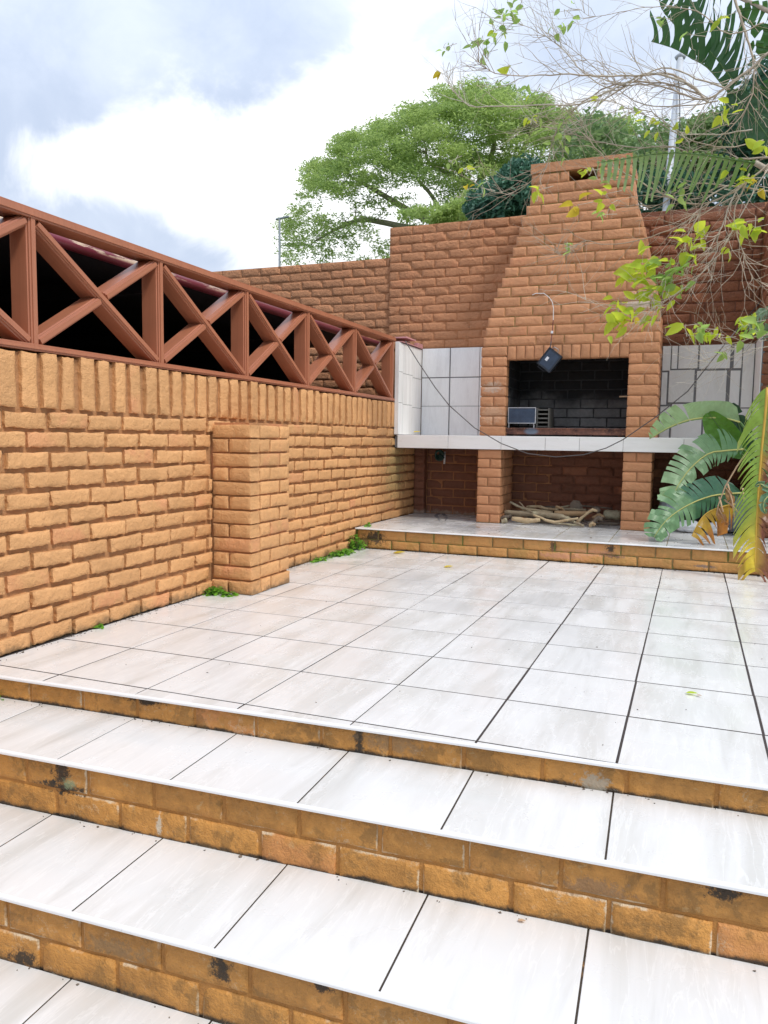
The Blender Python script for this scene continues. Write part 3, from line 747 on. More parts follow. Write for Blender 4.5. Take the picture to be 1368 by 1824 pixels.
for k in range(n_c):
    z = z0 + k * ch + .004; h = ch - .0085
    if k == 17:
        bb = MB(); bb.box(XL[k] - .004, XRr[k] + .004, YF - .004, 5.11, z + .002, z + h + .004); bb.obj('cap_slab', MAT['chim'], chm); continue
    cuts = run(XL[k], XRr[k], .236, XL[k] - (.116 if k % 2 else 0) + R_.uniform(-.004, .004) - (.02 if k in (0,) else 0), .010)
    for (a, l) in cuts:
        if k == 16:
            if a < 1.112 < a + l: l = 1.112 - a
            elif a < 1.336 < a + l: l = a + l - 1.336; a = 1.336
            elif 1.112 <= a < 1.336: continue
        FC.put(chm, (a, YF, z), UXp, NY, l, h, .106, .8)
    for (a, l) in run(YF + .112, 5.10, .232, YF + (.0 if k % 2 else .116), .010): FC.put(chm, (XRr[k], a, z), UY, NX, l, h, .08, .6)
# soot in the flue mouth
b = MB(); b.box(1.113, 1.335, YF + .30, YF + .345, z0 + 16 * ch + .001, z0 + 17 * ch - .001); b.obj('flue', MAT['soot_mortar'], chm)
# upright lintel bricks over the opening
lmesh = [brick_mesh('brick', .113, .070, .10, MAT['chim'], 500 + k, .002, 0, 4, 3) for k in range(4)]
b = MB(); b.box(.638, 1.642, YF + .008, YF + .118, 1.588, 1.6995); lin = b.obj('lintel', MAT['col_mortar'], bq)
xs = .640
for k in range(13):
    o = bpy.data.objects.new('brick', R_.choice(lmesh)); wd = .0772
    u = Vector((0, 0, 1)); yv = Vector((0, 1, 0)); z = u.cross(yv)   # = -X
    Mx = Matrix((u * .985, yv, z * ((wd - .008) / .070))).transposed().to_4x4(); Mx.translation = Vector((xs + wd - .004, YF + R_.uniform(-.001, .001), 1.5865)) - ORG[lin.name]
    COL.objects.link(o); o.parent = lin; o.matrix_basis = Mx; xs += wd
# counter
b = MB(); b.box(WX + .002, XW + .01, 4.481, YB + .008, .8165, .9225); ctr = b.obj('counter', MAT['wallgrout'], bq)
def vtile(parent, p, u, n, L, H, mat, name='tile', th=.008):
    u = Vector(u); n = Vector(n); bb = MB(); o = Vector(p); z = Vector((0, 0, 1)); e = .0012
    f_ = [o, o + u * L, o + u * L + z * H, o + z * H]; fi = [o + u * e + z * e, o + u * (L - e) + z * e, o + u * (L - e) + z * (H - e), o + u * e + z * (H - e)]
    bb.add([q + n * 0 for q in f_] + [q + n * (th - e) for q in f_] + [q + n * th for q in fi],
           [(3, 2, 1, 0), (8, 9, 10, 11)] + [(k + i, k + (i + 1) % 4, k + 4 + (i + 1) % 4, k + 4 + i) for k in (0, 4) for i in range(4)])
    bb.obj(name, mat, parent, o + u * L / 2)
cx = [-.350, .133, .612, .993, 1.277, 1.628, 2.092, XW]
MAT['ctile'] = tile_mat('beige_white_counter_tile', (.86, .85, .83), (.77, .75, .71), vein=.3, rough=.25, stretch=(2, 2, 12), rot=0, contrast=1.0)
for a, c_ in zip(cx[:-1], cx[1:]): vtile(ctr, (a + .0015, 4.4808, .8145), (1, 0, 0), (0, -1, 0), c_ - a - .003, .116, MAT['ctile'], th=.0105)
for a in np.arange(-.36, 2.6, .4):
    for (y0, y1) in ((4.472, 4.79), (4.79, YB + .005)):
        q = clip([(a + .002, y0 + .001), (a + .398, y0 + .001), (a + .398, y1 - .001), (a + .002, y1 - .001)], -1, 0, -XW)
        tile(ctr, q, .9325, MAT['ctile'])
# tiled splashbacks: left return, left back, right back, right return
b = MB(); b.box(WX + .001, -.346, 4.455, YB - .001, .933, 1.765)
pl = b.obj('splashback', MAT['wallgrout'], bq)
for (ya, yb) in ((4.462, 4.565), (4.570, 4.83), (4.835, 5.085)):
    off = R_.uniform(-.03, .03); zz = [.936, 1.20 + off, 1.48 + off, 1.765]
    for a, c_ in zip(zz[:-1], zz[1:]): vtile(pl, (-.346, ya, a + .001), (0, 1, 0), (1, 0, 0), yb - ya, c_ - a - .004, MAT['walltile2'], th=.007)
vtile(pl, (WX + .002, 4.455, .936), (1, 0, 0), (0, -1, 0), .038, .83, MAT['walltile2'], th=.002)
b = MB(); b.box(-.338, .418, YB - .010, YB + .009, .933, 1.772); pl = b.obj('splashback', MAT['wallgrout'], bq)
xx = [-.335, -.052, .235, .412]; zz = [.936, 1.218, 1.495, 1.775]
xx[2] = .236
for a, c_ in ((-.335, -.058), (-.046, .238), (.244, .412)):
    for q, (z_, z2) in enumerate(zip(zz[:-1], zz[1:])): vtile(pl, (a, YB - .010, z_ + .002), (1, 0, 0), (0, -1, 0), c_ - a, z2 - z_ - (.010 if q == 1 else .005), MAT['walltile'])
b = MB(); b.box(1.872, XW, YB - .010, YB + .009, .933, 1.732); pl = b.obj('splashback', MAT['wallgrout'], bq)
for (a, c_, z_, z2) in ((1.88, 1.945, 1.52, 1.73), (1.955, 2.00, 1.535, 1.73), (2.01, 2.165, 1.535, 1.73), (2.18, 2.42, 1.53, 1.73), (2.45, 2.51, 1.53, 1.73), (2.52, 2.605, 1.2, 1.73),
    (1.88, 1.925, 1.225, 1.505), (1.94, 2.145, 1.245, 1.522), (2.165, 2.40, 1.245, 1.512), (2.43, 2.505, 1.22, 1.51),
    (1.88, 1.96, .936, 1.21), (1.975, 2.22, .936, 1.23), (2.235, 2.46, .936, 1.23), (2.475, 2.605, .936, 1.19)):
    vtile(pl, (a, YB - .010, z_), (1, 0, 0), (0, -1, 0), c_ - a, z2 - z_, MAT['walltile2'])
b = MB(); b.box(XW - .006, XW + .011, 4.462, YB - .011, .933, 1.738); pl = b.obj('splashback', MAT['wallgrout'], bq)
for (ya, yb) in ((4.465, 4.66), (4.665, 4.88), (4.885, 5.09)):
    for (z_, z2) in ((.936, 1.25), (1.254, 1.735)): vtile(pl, (XW - .006, yb, z_), (0, -1, 0), (-1, 0, 0), yb - ya, z2 - z_, MAT['walltile2'], th=.006)

# ------------------------------------------------------------------ things in and on the barbecue
t = empty('fire_tray', (1.14, 4.75, .94), 'rusty steel fire tray across the bottom of the firebox', 'fire tray')
b = MB(); b.box(.640, 1.641, 4.53, 4.536, .948, 1.003); b.box(.640, 1.641, 4.524, 4.530, .995, 1.004); b.obj('front_lip', MAT['rust'], t)
b = MB(); b.box(.645, 1.636, 4.537, 5.03, .950, .956); b.obj('tray', MAT['rust'], t)
for xv in (.70, 1.58):
    b = MB(); b.box(xv, xv + .03, 4.56, 5.0, .9328, .9495); b.obj('foot', MAT['rust'], t)
t = empty('ash_box', (.78, 4.6, 1.004), 'small blue-grey steel box with pale edges standing at the left of the fire tray', 'metal box')
bx0, bx1, bz0, bz1, by0, by1 = .655, .888, 1.045, 1.178, 4.545, 4.70
b = MB(); b.box(bx0, bx1, by0, by1, bz0, bz1); b.obj('body', MAT['steel'], t)
for (x0, x1, zz0, zz1) in ((bx0 - .004, bx1 + .004, bz1 - .004, bz1 + .003), (bx0 - .004, bx1 + .004, bz0 - .003, bz0 + .003), (bx0 - .005, bx0 + .002, bz0 + .003, bz1 - .004), (bx1 - .002, bx1 + .005, bz0 + .003, bz1 - .004)):
    b = MB(); b.box(x0, x1, by0 - .004, by0 - .0005, zz0, zz1); b.obj('edge', MAT['steel_edge'], t)
for xv in (bx0, bx1 - .015):
    b = MB(); b.box(xv, xv + .008, by0, by0 + .008, 1.0045, bz0 - .0035); b.obj('leg', MAT['steel_edge'], t)
t = empty('vent_rack', (.95, 4.72, .96), 'grimy slotted metal rack standing to the right of the small steel box in the firebox', 'rack')
b = MB(); b.box(.895, .905, 4.56, 4.80, 1.005, 1.175); b.box(.995, 1.003, 4.56, 4.80, 1.005, 1.175); b.box(.906, .994, 4.79, 4.80, 1.005, 1.175); b.obj('frame', MAT['rack'], t)
for q in range(5):
    b = MB(); b.box(.906, .994, 4.565, 4.789, 1.010 + q * .036, 1.022 + q * .036); b.obj('shelf', MAT['rack'], t)
b = MB(); b.box(.90, .91, 4.60, 4.75, .957, 1.0045); b.box(.99, 1.0, 4.60, 4.75, .957, 1.0045); b.obj('leg', MAT['rack'], t)
b = MB(); b.tube([(1.572, 4.60, 1.27), (1.66, 4.60, 1.272)], .006, 8); tag(b.obj('wooden_rod', MAT['stalk'], None, (1.6, 4.6, 1.27)), 'short pale wooden rod sticking out of the right side of the firebox', 'rod')

# hanging floodlight
fx = Vector((1.024, 4.40, 1.562))
t = empty('floodlight', fx, 'black square floodlight hanging askew by its cable over the firebox opening', 'floodlight')
Rm = Matrix.Rotation(math.radians(-52), 4, 'Y'); Rm = Matrix.Translation(fx) @ Rm @ Matrix.Rotation(math.radians(-8), 4, 'X')
def fbx(x0, x1, y0, y1, z0, z1, name, mat):
    b = MB(); b.box(x0, x1, y0, y1, z0, z1, Rm); return b.obj(name, mat, t)
fbx(-.080, .080, -.018, .02, -.066, .066, 'housing', MAT['black_metal'])
fbx(-.070, .070, -.0215, -.0185, -.056, .056, 'glass', MAT['glass_dark'])
for (a0, a1, c0, c1) in ((-.084, .084, .062, .070), (-.084, .084, -.070, -.062), (-.084, -.076, -.0618, .0618), (.076, .084, -.0618, .0618)):
    fbx(a0, a1, -.0245, -.0186, c0, c1, 'rim', MAT['black_metal'])
fbx(-.022, .012, -.0235, -.0218, .012, .034, 'sticker', MAT['sticker'])
for q in range(5): fbx(-.06 + q * .026, -.05 + q * .026, .0205, .04, -.05, .05, 'fin', MAT['black_metal'])
b = MB(); pts = [Rm @ Vector(p) for p in ((-.086, 0, -.02), (-.10, -.012, -.02), (-.10, -.012, .05), (-.086, 0, .05))]; b.tube(pts, .004, 6); b.obj('bracket', MAT['black_metal'], t)
b = MB(); pts = [Rm @ Vector(p) for p in ((.086, 0, .05), (.105, -.01, .04), (.108, -.01, .0), (.086, 0, -.01))]; b.tube(pts, .003, 6); b.obj('bracket', MAT['steel_edge'], t)
top = Rm @ Vector((-.08, 0, .066))
cb = [(1.018, 4.41, 1.655), (1.020, 4.44, 1.72), (1.022, 4.46, 1.80)]
b = MB(); b.tube([top, cb[0], cb[1]], .0045, 6); b.obj('cable', MAT['black_metal'], t)
b = MB(); b.tube([cb[1], cb[2]], .004, 6); b.obj('cable', MAT['cable_red'], t)
b = MB(); b.box(1.012, 1.030, 4.452, 4.468, 1.79, 1.81); b.obj('connector', MAT['sticker'], t)
b = MB(); b.tube([(1.022, 4.465, 1.81), (1.026, 4.47, 1.90)], .0035, 6); b.obj('cable', MAT['cable_red'], t)
b = MB(); b.tube([(1.026, 4.47, 1.90), (1.024, 4.474, 2.0), (1.012, 4.476, 2.05), (.985, 4.478, 2.09), (.94, 4.482, 2.125), (.87, 4.486, 2.13), (.84, 4.492, 2.12)], .0035, 6); b.obj('cable', MAT['cable_white'], t)

# sagging cable across the front
P3 = []
for (u, v) in ((716, 602), (722, 608), (745, 645), (775, 690), (800, 722), (845, 762), (893, 790), (940, 808), (990, 814), (1040, 810), (1080, 798), (1110, 783), (1165, 745), (1225, 697), (1262, 650), (1292, 612)):
    yv = 4.40
    if u < 800: yv = 4.60 - (u - 716) / 84 * .2
    P3.append(at(u, v, yv))
P3.append(Vector((2.62, 4.9, 2.05)))
P3[0] = Vector((-.36, 4.80, 1.80))
b = MB(); b.tube(P3, .0045, 6); tag(b.obj('cable', MAT['cable'], None, P3[8], True), 'thin dark cable sagging in front of the counter and pillars', 'cable')

# pink board on the left splashback
b = MB(); b.box(-.60, -.33, 4.62, 4.88, 1.820, 1.832); tag(b.obj('board', MAT['pink'], None, (-.45, 4.75, 1.82)), 'faded pink board lying on top of the left tiled return', 'board')
b = MB(); b.box(WX - .02, -.325, 4.50, 5.08, 1.770, 1.776); b.box(-.36, -.325, 4.92, 5.07, 1.7765, 1.81); tag(b.obj('ledge', MAT['pink'], None, (-.36, 4.8, 1.77)), 'narrow faded pink ledge piece under the pink board', 'ledge')

# tap pipe and green hose in the left recess
t = empty('hose', (-.10, 5.0, .75), 'dark green hose coiled on a short pale pipe in the left recess under the counter', 'hose')
for q in range(5):
    b = MB(); rr = .024 + .006 * q; cxx, czz = -.12 + .008 * q, .765 - .006 * q
    b.tube([(cxx + rr * math.cos(a) * .9, 4.98 - .012 * q, czz + rr * math.sin(a)) for a in np.linspace(0, 6.1, 14)], .009, 6); b.obj('coil', MAT['hose'], t, smooth=True)
b = MB(); b.tube([(-.052, 4.985, .78), (-.055, 4.98, .66)], .009, 8); b.obj('pipe', MAT['cable_white'], t, smooth=True)

# ------------------------------------------------------------------ firewood
def stick(pts, rads, mat, label, group='branches in the firewood heap'):
    b = MB(); P_ = [Vector(p) for p in pts]
    dense = []; rd = []
    for i in range(len(P_) - 1):
        for q in range(4):
            f = q / 4; dense.append(P_[i].lerp(P_[i + 1], f) + Vector((0, R_.uniform(-1, 1), R_.uniform(-1, 1))) * .0025); rr = rads[i] * (1 - f) + rads[i + 1] * f; rd.append(rr * R_.uniform(.88, 1.14))
    dense.append(P_[-1]); rd.append(rads[-1])
    b.tube(dense, rd, 8)
    o = b.obj('firewood_branch', mat, None, P_[0], True)
    return tag(o, label, 'firewood', group)
def pxp(u, v, Y): return at(u, v, Y)
def fw(pp, Y, r, mat, label, Y2=None):
    n = len(pp); pts = [at(u, v, Y + ((Y2 - Y) * i / (n - 1) if Y2 else 0)) for i, (u, v) in enumerate(pp)]
    for p in pts: p.z = max(p.z, ZP + .012)
    return stick(pts, r if hasattr(r, '__len__') else [r] * n, mat, label)
SM = 'thin dry branch lying in the heap of firewood under the counter'
fw([(899, 913), (930, 914), (970, 916), (1000, 921), (1022, 928)], 4.60, [.022, .024, .026, .024, .020], MAT['fire_grey'], 'longest pale lichened branch across the front of the firewood heap')
fw([(912, 924), (940, 928), (962, 926)], 4.50, [.018, .024, .014], MAT['fire'], 'short thick tan branch at the front left of the firewood heap')
fw([(950, 917), (972, 926), (988, 931), (1005, 928), (1030, 923)], 4.53, [.010, .012, .015, .013, .009], MAT['fire'], 'bent tan branch crossing under the longest firewood branch')
fw([(988, 914), (1010, 915), (1045, 914)], 4.66, [.022, .026, .022], MAT['fire'], 'thick tan branch with a sawn end near the middle of the firewood heap')
fw([(988, 933), (1015, 934), (1040, 936)], 4.50, [.007, .009, .008], MAT['fire_grey'], SM)
fw([(1028, 930), (1038, 921), (1046, 914), (1056, 908), (1064, 910)], 4.60, [.014, .012, .013, .014, .010], MAT['fire'], 'forked crooked branch at the right of the firewood heap')
fw([(1048, 934), (1056, 930), (1066, 922), (1074, 925)], 4.60, [.016, .016, .018, .02], MAT['fire_dark'], 'knobbly dark root at the right end of the firewood heap')
fw([(1022, 930), (1033, 934), (1040, 939)], 4.50, [.012, .012, .009], MAT['fire_grey'], SM)
fw([(1050, 937), (1056, 932), (1060, 936)], 4.52, [.014, .016, .012], MAT['fire'], SM)
fw([(908, 894), (922, 902), (935, 906), (944, 912)], 4.66, [.010, .011, .010, .010], MAT['fire_grey'], 'grey stick poking up at the left of the firewood heap')
fw([(925, 894), (934, 904), (948, 913)], 4.58, [.004, .005, .005], MAT['fire_grey'], SM)
fw([(938, 903), (958, 902), (975, 907), (995, 908)], 4.80, [.012, .014, .015, .012], MAT['fire'], SM)
fw([(930, 906), (955, 909), (985, 913)], 4.74, [.014, .013, .012], MAT['fire'], SM)
fw([(990, 902), (1000, 905), (1006, 910)], 4.70, [.012, .012, .010], MAT['fire'], SM)
fw([(1000, 903), (1025, 900)], 4.85, [.006, .008], MAT['fire_grey'], SM)
fw([(1025, 900), (1060, 903), (1090, 906)], 4.85, [.008, .008, .007], MAT['fire_dark'], 'thin dark red rod lying behind the firewood heap')
fw([(1002, 906), (1030, 908), (1044, 908)], 4.75, [.012, .013, .010], MAT['fire_grey'], SM)
fw([(890, 925), (900, 921), (911, 919)], 4.55, [.018, .018, .014], MAT['fire_dark'], 'dark stub at the far left of the firewood heap')
fw([(893, 932), (903, 926)], 4.52, [.024, .020], MAT['fire_grey'], 'short lichened log end beside the left pillar')
fw([(1048, 912), (1062, 906), (1068, 912)], 4.72, [.02, .022, .02], MAT['fire_dark'], SM)
fw([(1056, 922), (1068, 918), (1076, 922)], 4.66, [.015, .018, .014], MAT['fire'], SM)
fw([(920, 931), (950, 934), (985, 930)], 4.70, [.016, .015, .014], MAT['fire_dark'], SM)
fw([(940, 921), (990, 924), (1040, 925)], 4.74, [.02, .022, .02], MAT['fire_dark'], SM)
fw([(1076, 916), (1105, 918)], 4.86, [.042, .040], MAT['fire_grey'], 'thick lichened log lying at the right behind the firewood heap')
fw([(1060, 934), (1104, 933)], 4.80, [.012, .014], MAT['fire_dark'], SM)
def crumple(name, c, r, sc, mat, label, cat, seed, amp=.35):
    import bmesh
    bm = bmesh.new(); bmesh.ops.create_icosphere(bm, subdivisions=4, radius=1)
    rr = random.Random(seed); K = [(Vector((rr.gauss(0, 1), rr.gauss(0, 1), rr.gauss(0, 1))).normalized() * rr.uniform(2, 7), rr.uniform(0, 6.28)) for _ in range(14)]
    for v in bm.verts:
        d = sum(abs(math.sin(v.co.dot(k_) + ph)) / k_.length for k_, ph in K)
        v.co *= (1 - amp * .5 + amp * d * .28)
    for v in bm.verts: v.co = Vector((v.co.x * sc[0], v.co.y * sc[1], v.co.z * sc[2])) * r
    zmin = min(v.co.z for v in bm.verts)
    me = bpy.data.meshes.new(name); bm.to_mesh(me); bm.free(); me.materials.append(mat)
    o = bpy.data.objects.new(name, me); link(o, None, (c[0], c[1], c[2] - zmin)); return tag(o, label, cat)
crumple('dead_leaf_litter', (1.0, 4.84, ZP + .06), .055, (1.3, .4, .7), MAT['fire_dark'], 'crumpled grey dead leaf on top of the firewood at the back', 'dead leaf', 3, .8)
crumple('dead_leaf_litter', (1.22, 4.84, ZP + .05), .055, (.8, .35, 1.2), MAT['fire_dark'], 'pointed dry grey leaf standing at the back of the firewood', 'dead leaf', 5, .9)
# rubbish in the right recess
crumple('rubbish_bag', (2.02, 4.72, ZP), .15, (.7, .8, 1.0), MAT['bag_grey'], 'pale grey plastic bag beside the right pillar under the counter', 'rubbish bag', 11)
crumple('rubbish_bag', (2.05, 4.86, ZP + .17), .13, (1, .8, .7), MAT['bag_black'], 'black bag lying over the pale grey bag under the counter', 'rubbish bag', 12)
crumple('rubbish_bag', (2.30, 4.80, ZP), .16, (1.1, .8, .8), MAT['bag_black'], 'black rubbish bag behind the banana leaves', 'rubbish bag', 13)
crumple('rubbish_bag', (2.52, 4.70, ZP), .15, (1.0, .8, 1.1), MAT['bag_grey'], 'dull grey rubbish bag in the right corner under the counter', 'rubbish bag', 14)
crumple('plastic_bag', (2.16, 4.56, ZP), .07, (1.4, .7, .7), MAT['bag_white'], 'small crumpled white plastic bag under the drooping leaf', 'plastic bag', 15, .8)
crumple('plastic_bag', (2.36, 4.50, ZP), .06, (1.3, .7, .8), MAT['bag_white'], 'crumpled pale plastic scrap behind the orange dead leaf', 'plastic bag', 16, .8)

# ------------------------------------------------------------------ fallen leaves
def small_leaf_mesh(name, mat, L=1.0, Wd=.5, curl=.15, fold=.12, n=5):
    vs = []; fs = []
    for i in range(n + 1):
        t_ = i / n; wv = Wd * .5 * math.sin(math.pi * min(1, t_ ** .75)) ** .8 * (1 if t_ < .99 else 0) if 0 < i < n else .0
        z = -curl * t_ * t_
        vs += [(-wv, L * t_, z + fold * wv), (0, L * t_, z), (wv, L * t_, z + fold * wv)]
    for i in range(n):
        a = i * 3; fs += [(a, a + 1, a + 4, a + 3), (a + 1, a + 2, a + 5, a + 4)]
    me = bpy.data.meshes.new(name); me.from_pydata(vs, [], fs); me.materials.append(mat)
    me.polygons.foreach_set('use_smooth', [True] * len(fs)); me.update(); return me
def fallen(u, v, z, size, mat, rot, label, cat='leaf'):
    d = ray(u, v); p = CAM + d * ((z - CAM.z) / d.z)
    me = small_leaf_mesh('fallen_leaf', mat, 1, .5, -.12, .5); o = bpy.data.objects.new('fallen_leaf', me)
    link(o, None, p + Vector((0, 0, .004))); o.scale = (size,) * 3; o.rotation_euler = (0, 0, rot); return tag(o, label, cat)
fallen(700, 986, 0, .10, MAT['yellow_leaf'], -1.4, 'yellow fallen leaf on the patio in front of the left end of the platform')
fallen(790, 1011, 0, .07, MAT['yellow_leaf'], -1.3, 'small yellow leaf on the patio tiles right of the other yellow leaf')
fallen(1221, 1236, 0, .042, MAT['lime'], -1.7, 'yellow-green leaf on the patio tiles near the right edge')
fallen(1240, 1240, 0, .02, MAT['stalk'], -1.9, 'tiny brown leaf stalk beside the yellow-green leaf on the patio', 'leaf stalk')
fallen(922, 1642, zC, .02, MAT['stalk'], -1.5, 'tiny dry leaf on the tread of the middle step')
fallen(1056, 1011, 0, .04, MAT['stalk'], -1.2, 'small brown dry leaf on the patio near the platform')
fallen(855, 941, ZP, .05, MAT['stalk'], 1.2, 'brown leaf scrap on the platform in front of the left pillar')
fallen(736, 771, .933, .05, MAT['yellow_leaf'], -1.5, 'small yellow leaf on the left end of the counter')

# ------------------------------------------------------------------ weeds along the wall
wl = [small_leaf_mesh('leaf', MAT['weed'], .028, .022, .006, .2, 4) for _ in range(3)]
def weed(loc, r, n, h, label, sx=1.0, sy=1.0):
    root = empty('weed', loc, label, 'weed', 'weeds at the foot of the walls')
    me = wl[0]; V0 = np.array([v.co[:] for v in me.vertices]); F0 = np.array([p.vertices[:] for p in me.polygons])
    VV = []; FF = []; b = MB()
    for q in range(n):
        a = R_.uniform(0, 6.28); rr = r * math.sqrt(R_.random()); p = Vector((rr * math.cos(a) * sx, rr * math.sin(a) * sy, R_.uniform(.15, 1) * h * (1 - .5 * rr / r)))
        E_ = np.array(Euler((R_.uniform(-.6, .4), R_.uniform(-.4, .4), R_.uniform(0, 6.28))).to_matrix())
        VV.append((V0 * R_.uniform(.7, 1.4)) @ E_.T + np.array(p)); FF.append(F0 + len(V0) * q)
        b.tube([Vector(loc) + Vector((p.x * .3, p.y * .3, 0)), Vector(loc) + p], .001, 3, False)
    me2 = npmesh('leaves', np.concatenate(VV), np.concatenate(FF), MAT['weed'], True)
    o = bpy.data.objects.new('leaves', me2); link(o, root, loc); b.obj('stems', MAT['green_stalk'], root)
weed((WX + .05, 1.50, 0), .055, 60, .055, 'clump of bright green weed in the corner left of the brick pier')
weed((WX + .14, 1.49, 0), .035, 26, .03, 'smaller weed sprig in front of the brick pier', 1.3, .7)
weed((WX + .05, 3.50, 0), .075, 110, .14, 'tall leafy weed in the corner where the wall meets the platform')
weed((WX + .06, 3.20, 0), .12, 130, .045, 'low weed spreading along the wall foot near the platform', .5, 1.6)
weed((WX + .05, 2.86, 0), .08, 50, .03, 'thin weed sprigs along the wall foot beyond the pier', .5, 1.6)
weed((WX + .02, .62, 0), .02, 9, .03, 'tiny weed growing at the wall foot near the steps', .6, 1.2)
weed((WX + .16, -.10, zB), .03, 12, .015, 'tiny weed in the corner of the top step at the left edge', 1.4, .5)
weed((WX + .06, 3.72, ZP), .03, 16, .05, 'small weed at the left end of the raised platform', .7, 1.2)

b = MB()
def speck(x, y, z, r):
    r *= R_.choice((.5, .8, 1, 1.5)); a = R_.uniform(0, 6.28); n_ = R_.choice((4, 5)); pts = [(x + math.cos(a + 6.28 * k / n_) * r * R_.uniform(.4, 1.4), y + math.sin(a + 6.28 * k / n_) * r * R_.uniform(.4, 1.2), z + R_.uniform(.0012, .004)) for k in range(n_)]
    b.add(pts + [(p[0], p[1], z + .0008) for p in pts], [tuple(range(n_))] + [(k, n_ + k, n_ + (k + 1) % n_, (k + 1) % n_) for k in range(n_)])
for _ in range(260): speck(WX + .004 + abs(R_.gauss(0, .022)), R_.uniform(-.05, 3.58), 0, R_.uniform(.001, .005))
for _ in range(200): speck(R_.uniform(WX, 3.0), 3.60 - abs(R_.gauss(0, .018)), 0, R_.uniform(.001, .006))
for (c_, z_) in ((cA, zB), (cB, zC), (cC, zD)):
    for _ in range(55):
        x = R_.uniform(WX, 3.0); speck(x, c_ + .0415 * x + .014 - abs(R_.gauss(0, .010)), z_, R_.uniform(.001, .004))
for _ in range(90): speck(R_.uniform(-.3, 3.0), R_.uniform(.1, 3.5), 0, R_.uniform(.0008, .0028))
for _ in range(70): speck(R_.uniform(.6, 2.9), R_.uniform(3.7, 5.0), ZP, R_.uniform(.001, .008))
tag(b.obj('leaf_litter', MAT['fire_dark'], None, (1, 1, 0)), 'dark dirt and leaf crumbs along the foot of the walls and steps', None, None, 'stuff')

# ------------------------------------------------------------------ big strelitzia leaves
def cam_n(p): return (CAM - p).normalized()
def torn_leaf(root, mid, wl_, wr_, colf, strips=16, gap=.35, droop=.25, lean=.35, twist=0.0, rib=MAT['midrib_yellow'], ribr=.007, seed=0, nrm=None, taper=True, name='leaf', fold=.0, splitdepth=1.5, tear_=.55):
    """mid: 3D points base -> tip. wl_/wr_: functions t -> half width (m) left / right as seen by the camera"""
    r = random.Random(seed); mid = [Vector(p) for p in mid]
    seg = [0]
    for a, c_ in zip(mid[:-1], mid[1:]): seg.append(seg[-1] + (c_ - a).length)
    Lt = seg[-1]
    def pt(t_):
        t_ = max(0, min(1, t_)); s_ = t_ * Lt; i = 0
        while i < len(seg) - 2 and seg[i + 1] < s_: i += 1
        f = (s_ - seg[i]) / max(1e-6, seg[i + 1] - seg[i])
        # smooth catmull
        p0 = mid[max(i - 1, 0)]; p1 = mid[i]; p2 = mid[i + 1]; p3 = mid[min(i + 2, len(mid) - 1)]
        return .5 * ((2 * p1) + (p2 - p0) * f + (2 * p0 - 5 * p1 + 4 * p2 - p3) * f * f + (-p0 + 3 * p1 - 3 * p2 + p3) * f ** 3)
    def tan(t_): return (pt(t_ + .01) - pt(t_ - .01)).normalized()
    vs = []; fs = []; cs = []; us = []
    rows = 6
    for side, wf in ((-1, wl_), (1, wr_)):
        if wf is None: continue
        t0 = 0.0; ph = r.uniform(-.05, .05); dz = 0
        for s_ in range(strips):
            ta, tb = s_ / strips, (s_ + 1) / strips
            if s_ == 0 or r.random() < gap:      # a tear before this strip
                ph = r.uniform(-.16, .16); dz = r.uniform(-.6, 1) * max(droop, .12) * .6; cutL = r.uniform(.78, 1.08); tear = True
            else: tear = False
            nextgap = r.random() < gap
            for cc, tt in enumerate((ta, tb)):
                p = pt(tt); T = tan(tt); N_ = (nrm if nrm else cam_n(p)); sdv = T.cross(N_).normalized() * side; N2 = sdv.cross(T) * side
                wd = wf(min(tt, .985)) * cutL
                for k in range(rows + 1):
                    q = k / rows
                    ln = lean * wd * q * q * .9 + wd * q * lean * .4
                    shrink = 0.0
                    if cc == 1 and nextgap: shrink = -tear_ * (q ** splitdepth) * (Lt / strips) * (1.0)
                    if cc == 0 and tear and s_ > 0: shrink = tear_ * .6 * (q ** splitdepth) * (Lt / strips)
                    rip = .006 * math.sin(q * 7 + tt * 40)
                    P_ = p + sdv * (wd * q * math.cos(fold * q)) + T * (ln + ph * wd * q + shrink) + N2 * (rip + fold * wd * q * .6) + Vector((0, 0, -1)) * (droop + dz) * wd * q * q
                    vs.append(P_); cs.append(colf(tt, q, side)); us.append((tt * strips * 3.0, q))
            b0 = len(vs) - 2 * (rows + 1)
            for k in range(rows):
                a, b_, c_, d_ = b0 + k, b0 + k + 1, b0 + rows + 2 + k, b0 + rows + 1 + k
                fs.append((a, d_, c_, b_) if side > 0 else (a, b_, c_, d_))
    b = MB(); b.v = [tuple(v) for v in vs]; b.f = fs
    me = b.mesh('leaf', MAT['bigleaf'], mid[0], True)
    ca = me.color_attributes.new('Col', 'FLOAT_COLOR', 'POINT')
    ca.data.foreach_set('color', np.array([(*c_, 1) for c_ in cs], dtype=np.float32).ravel())
    uvl = me.uv_layers.new(name='UVMap'); idx = np.zeros(len(me.loops), dtype=np.int32); me.loops.foreach_get('vertex_index', idx)
    uvl.data.foreach_set('uv', np.array(us, dtype=np.float32)[idx].ravel())
    o = bpy.data.objects.new(name, me); link(o, root, mid[0])
    b = MB(); n = 14; b.tube([pt(i / n) + cam_n(mid[0]) * .002 for i in range(n + 1)], [ribr * (1 - .75 * i / n) for i in range(n + 1)], 6); b.obj('midrib', rib, o, smooth=True)
    return o
def W3(pts, Y0, Y1=None):
    n = len(pts); return [at(u, v, Y0 + ((Y1 - Y0) * i / (n - 1) if Y1 is not None else 0)) for i, (u, v) in enumerate(pts)]
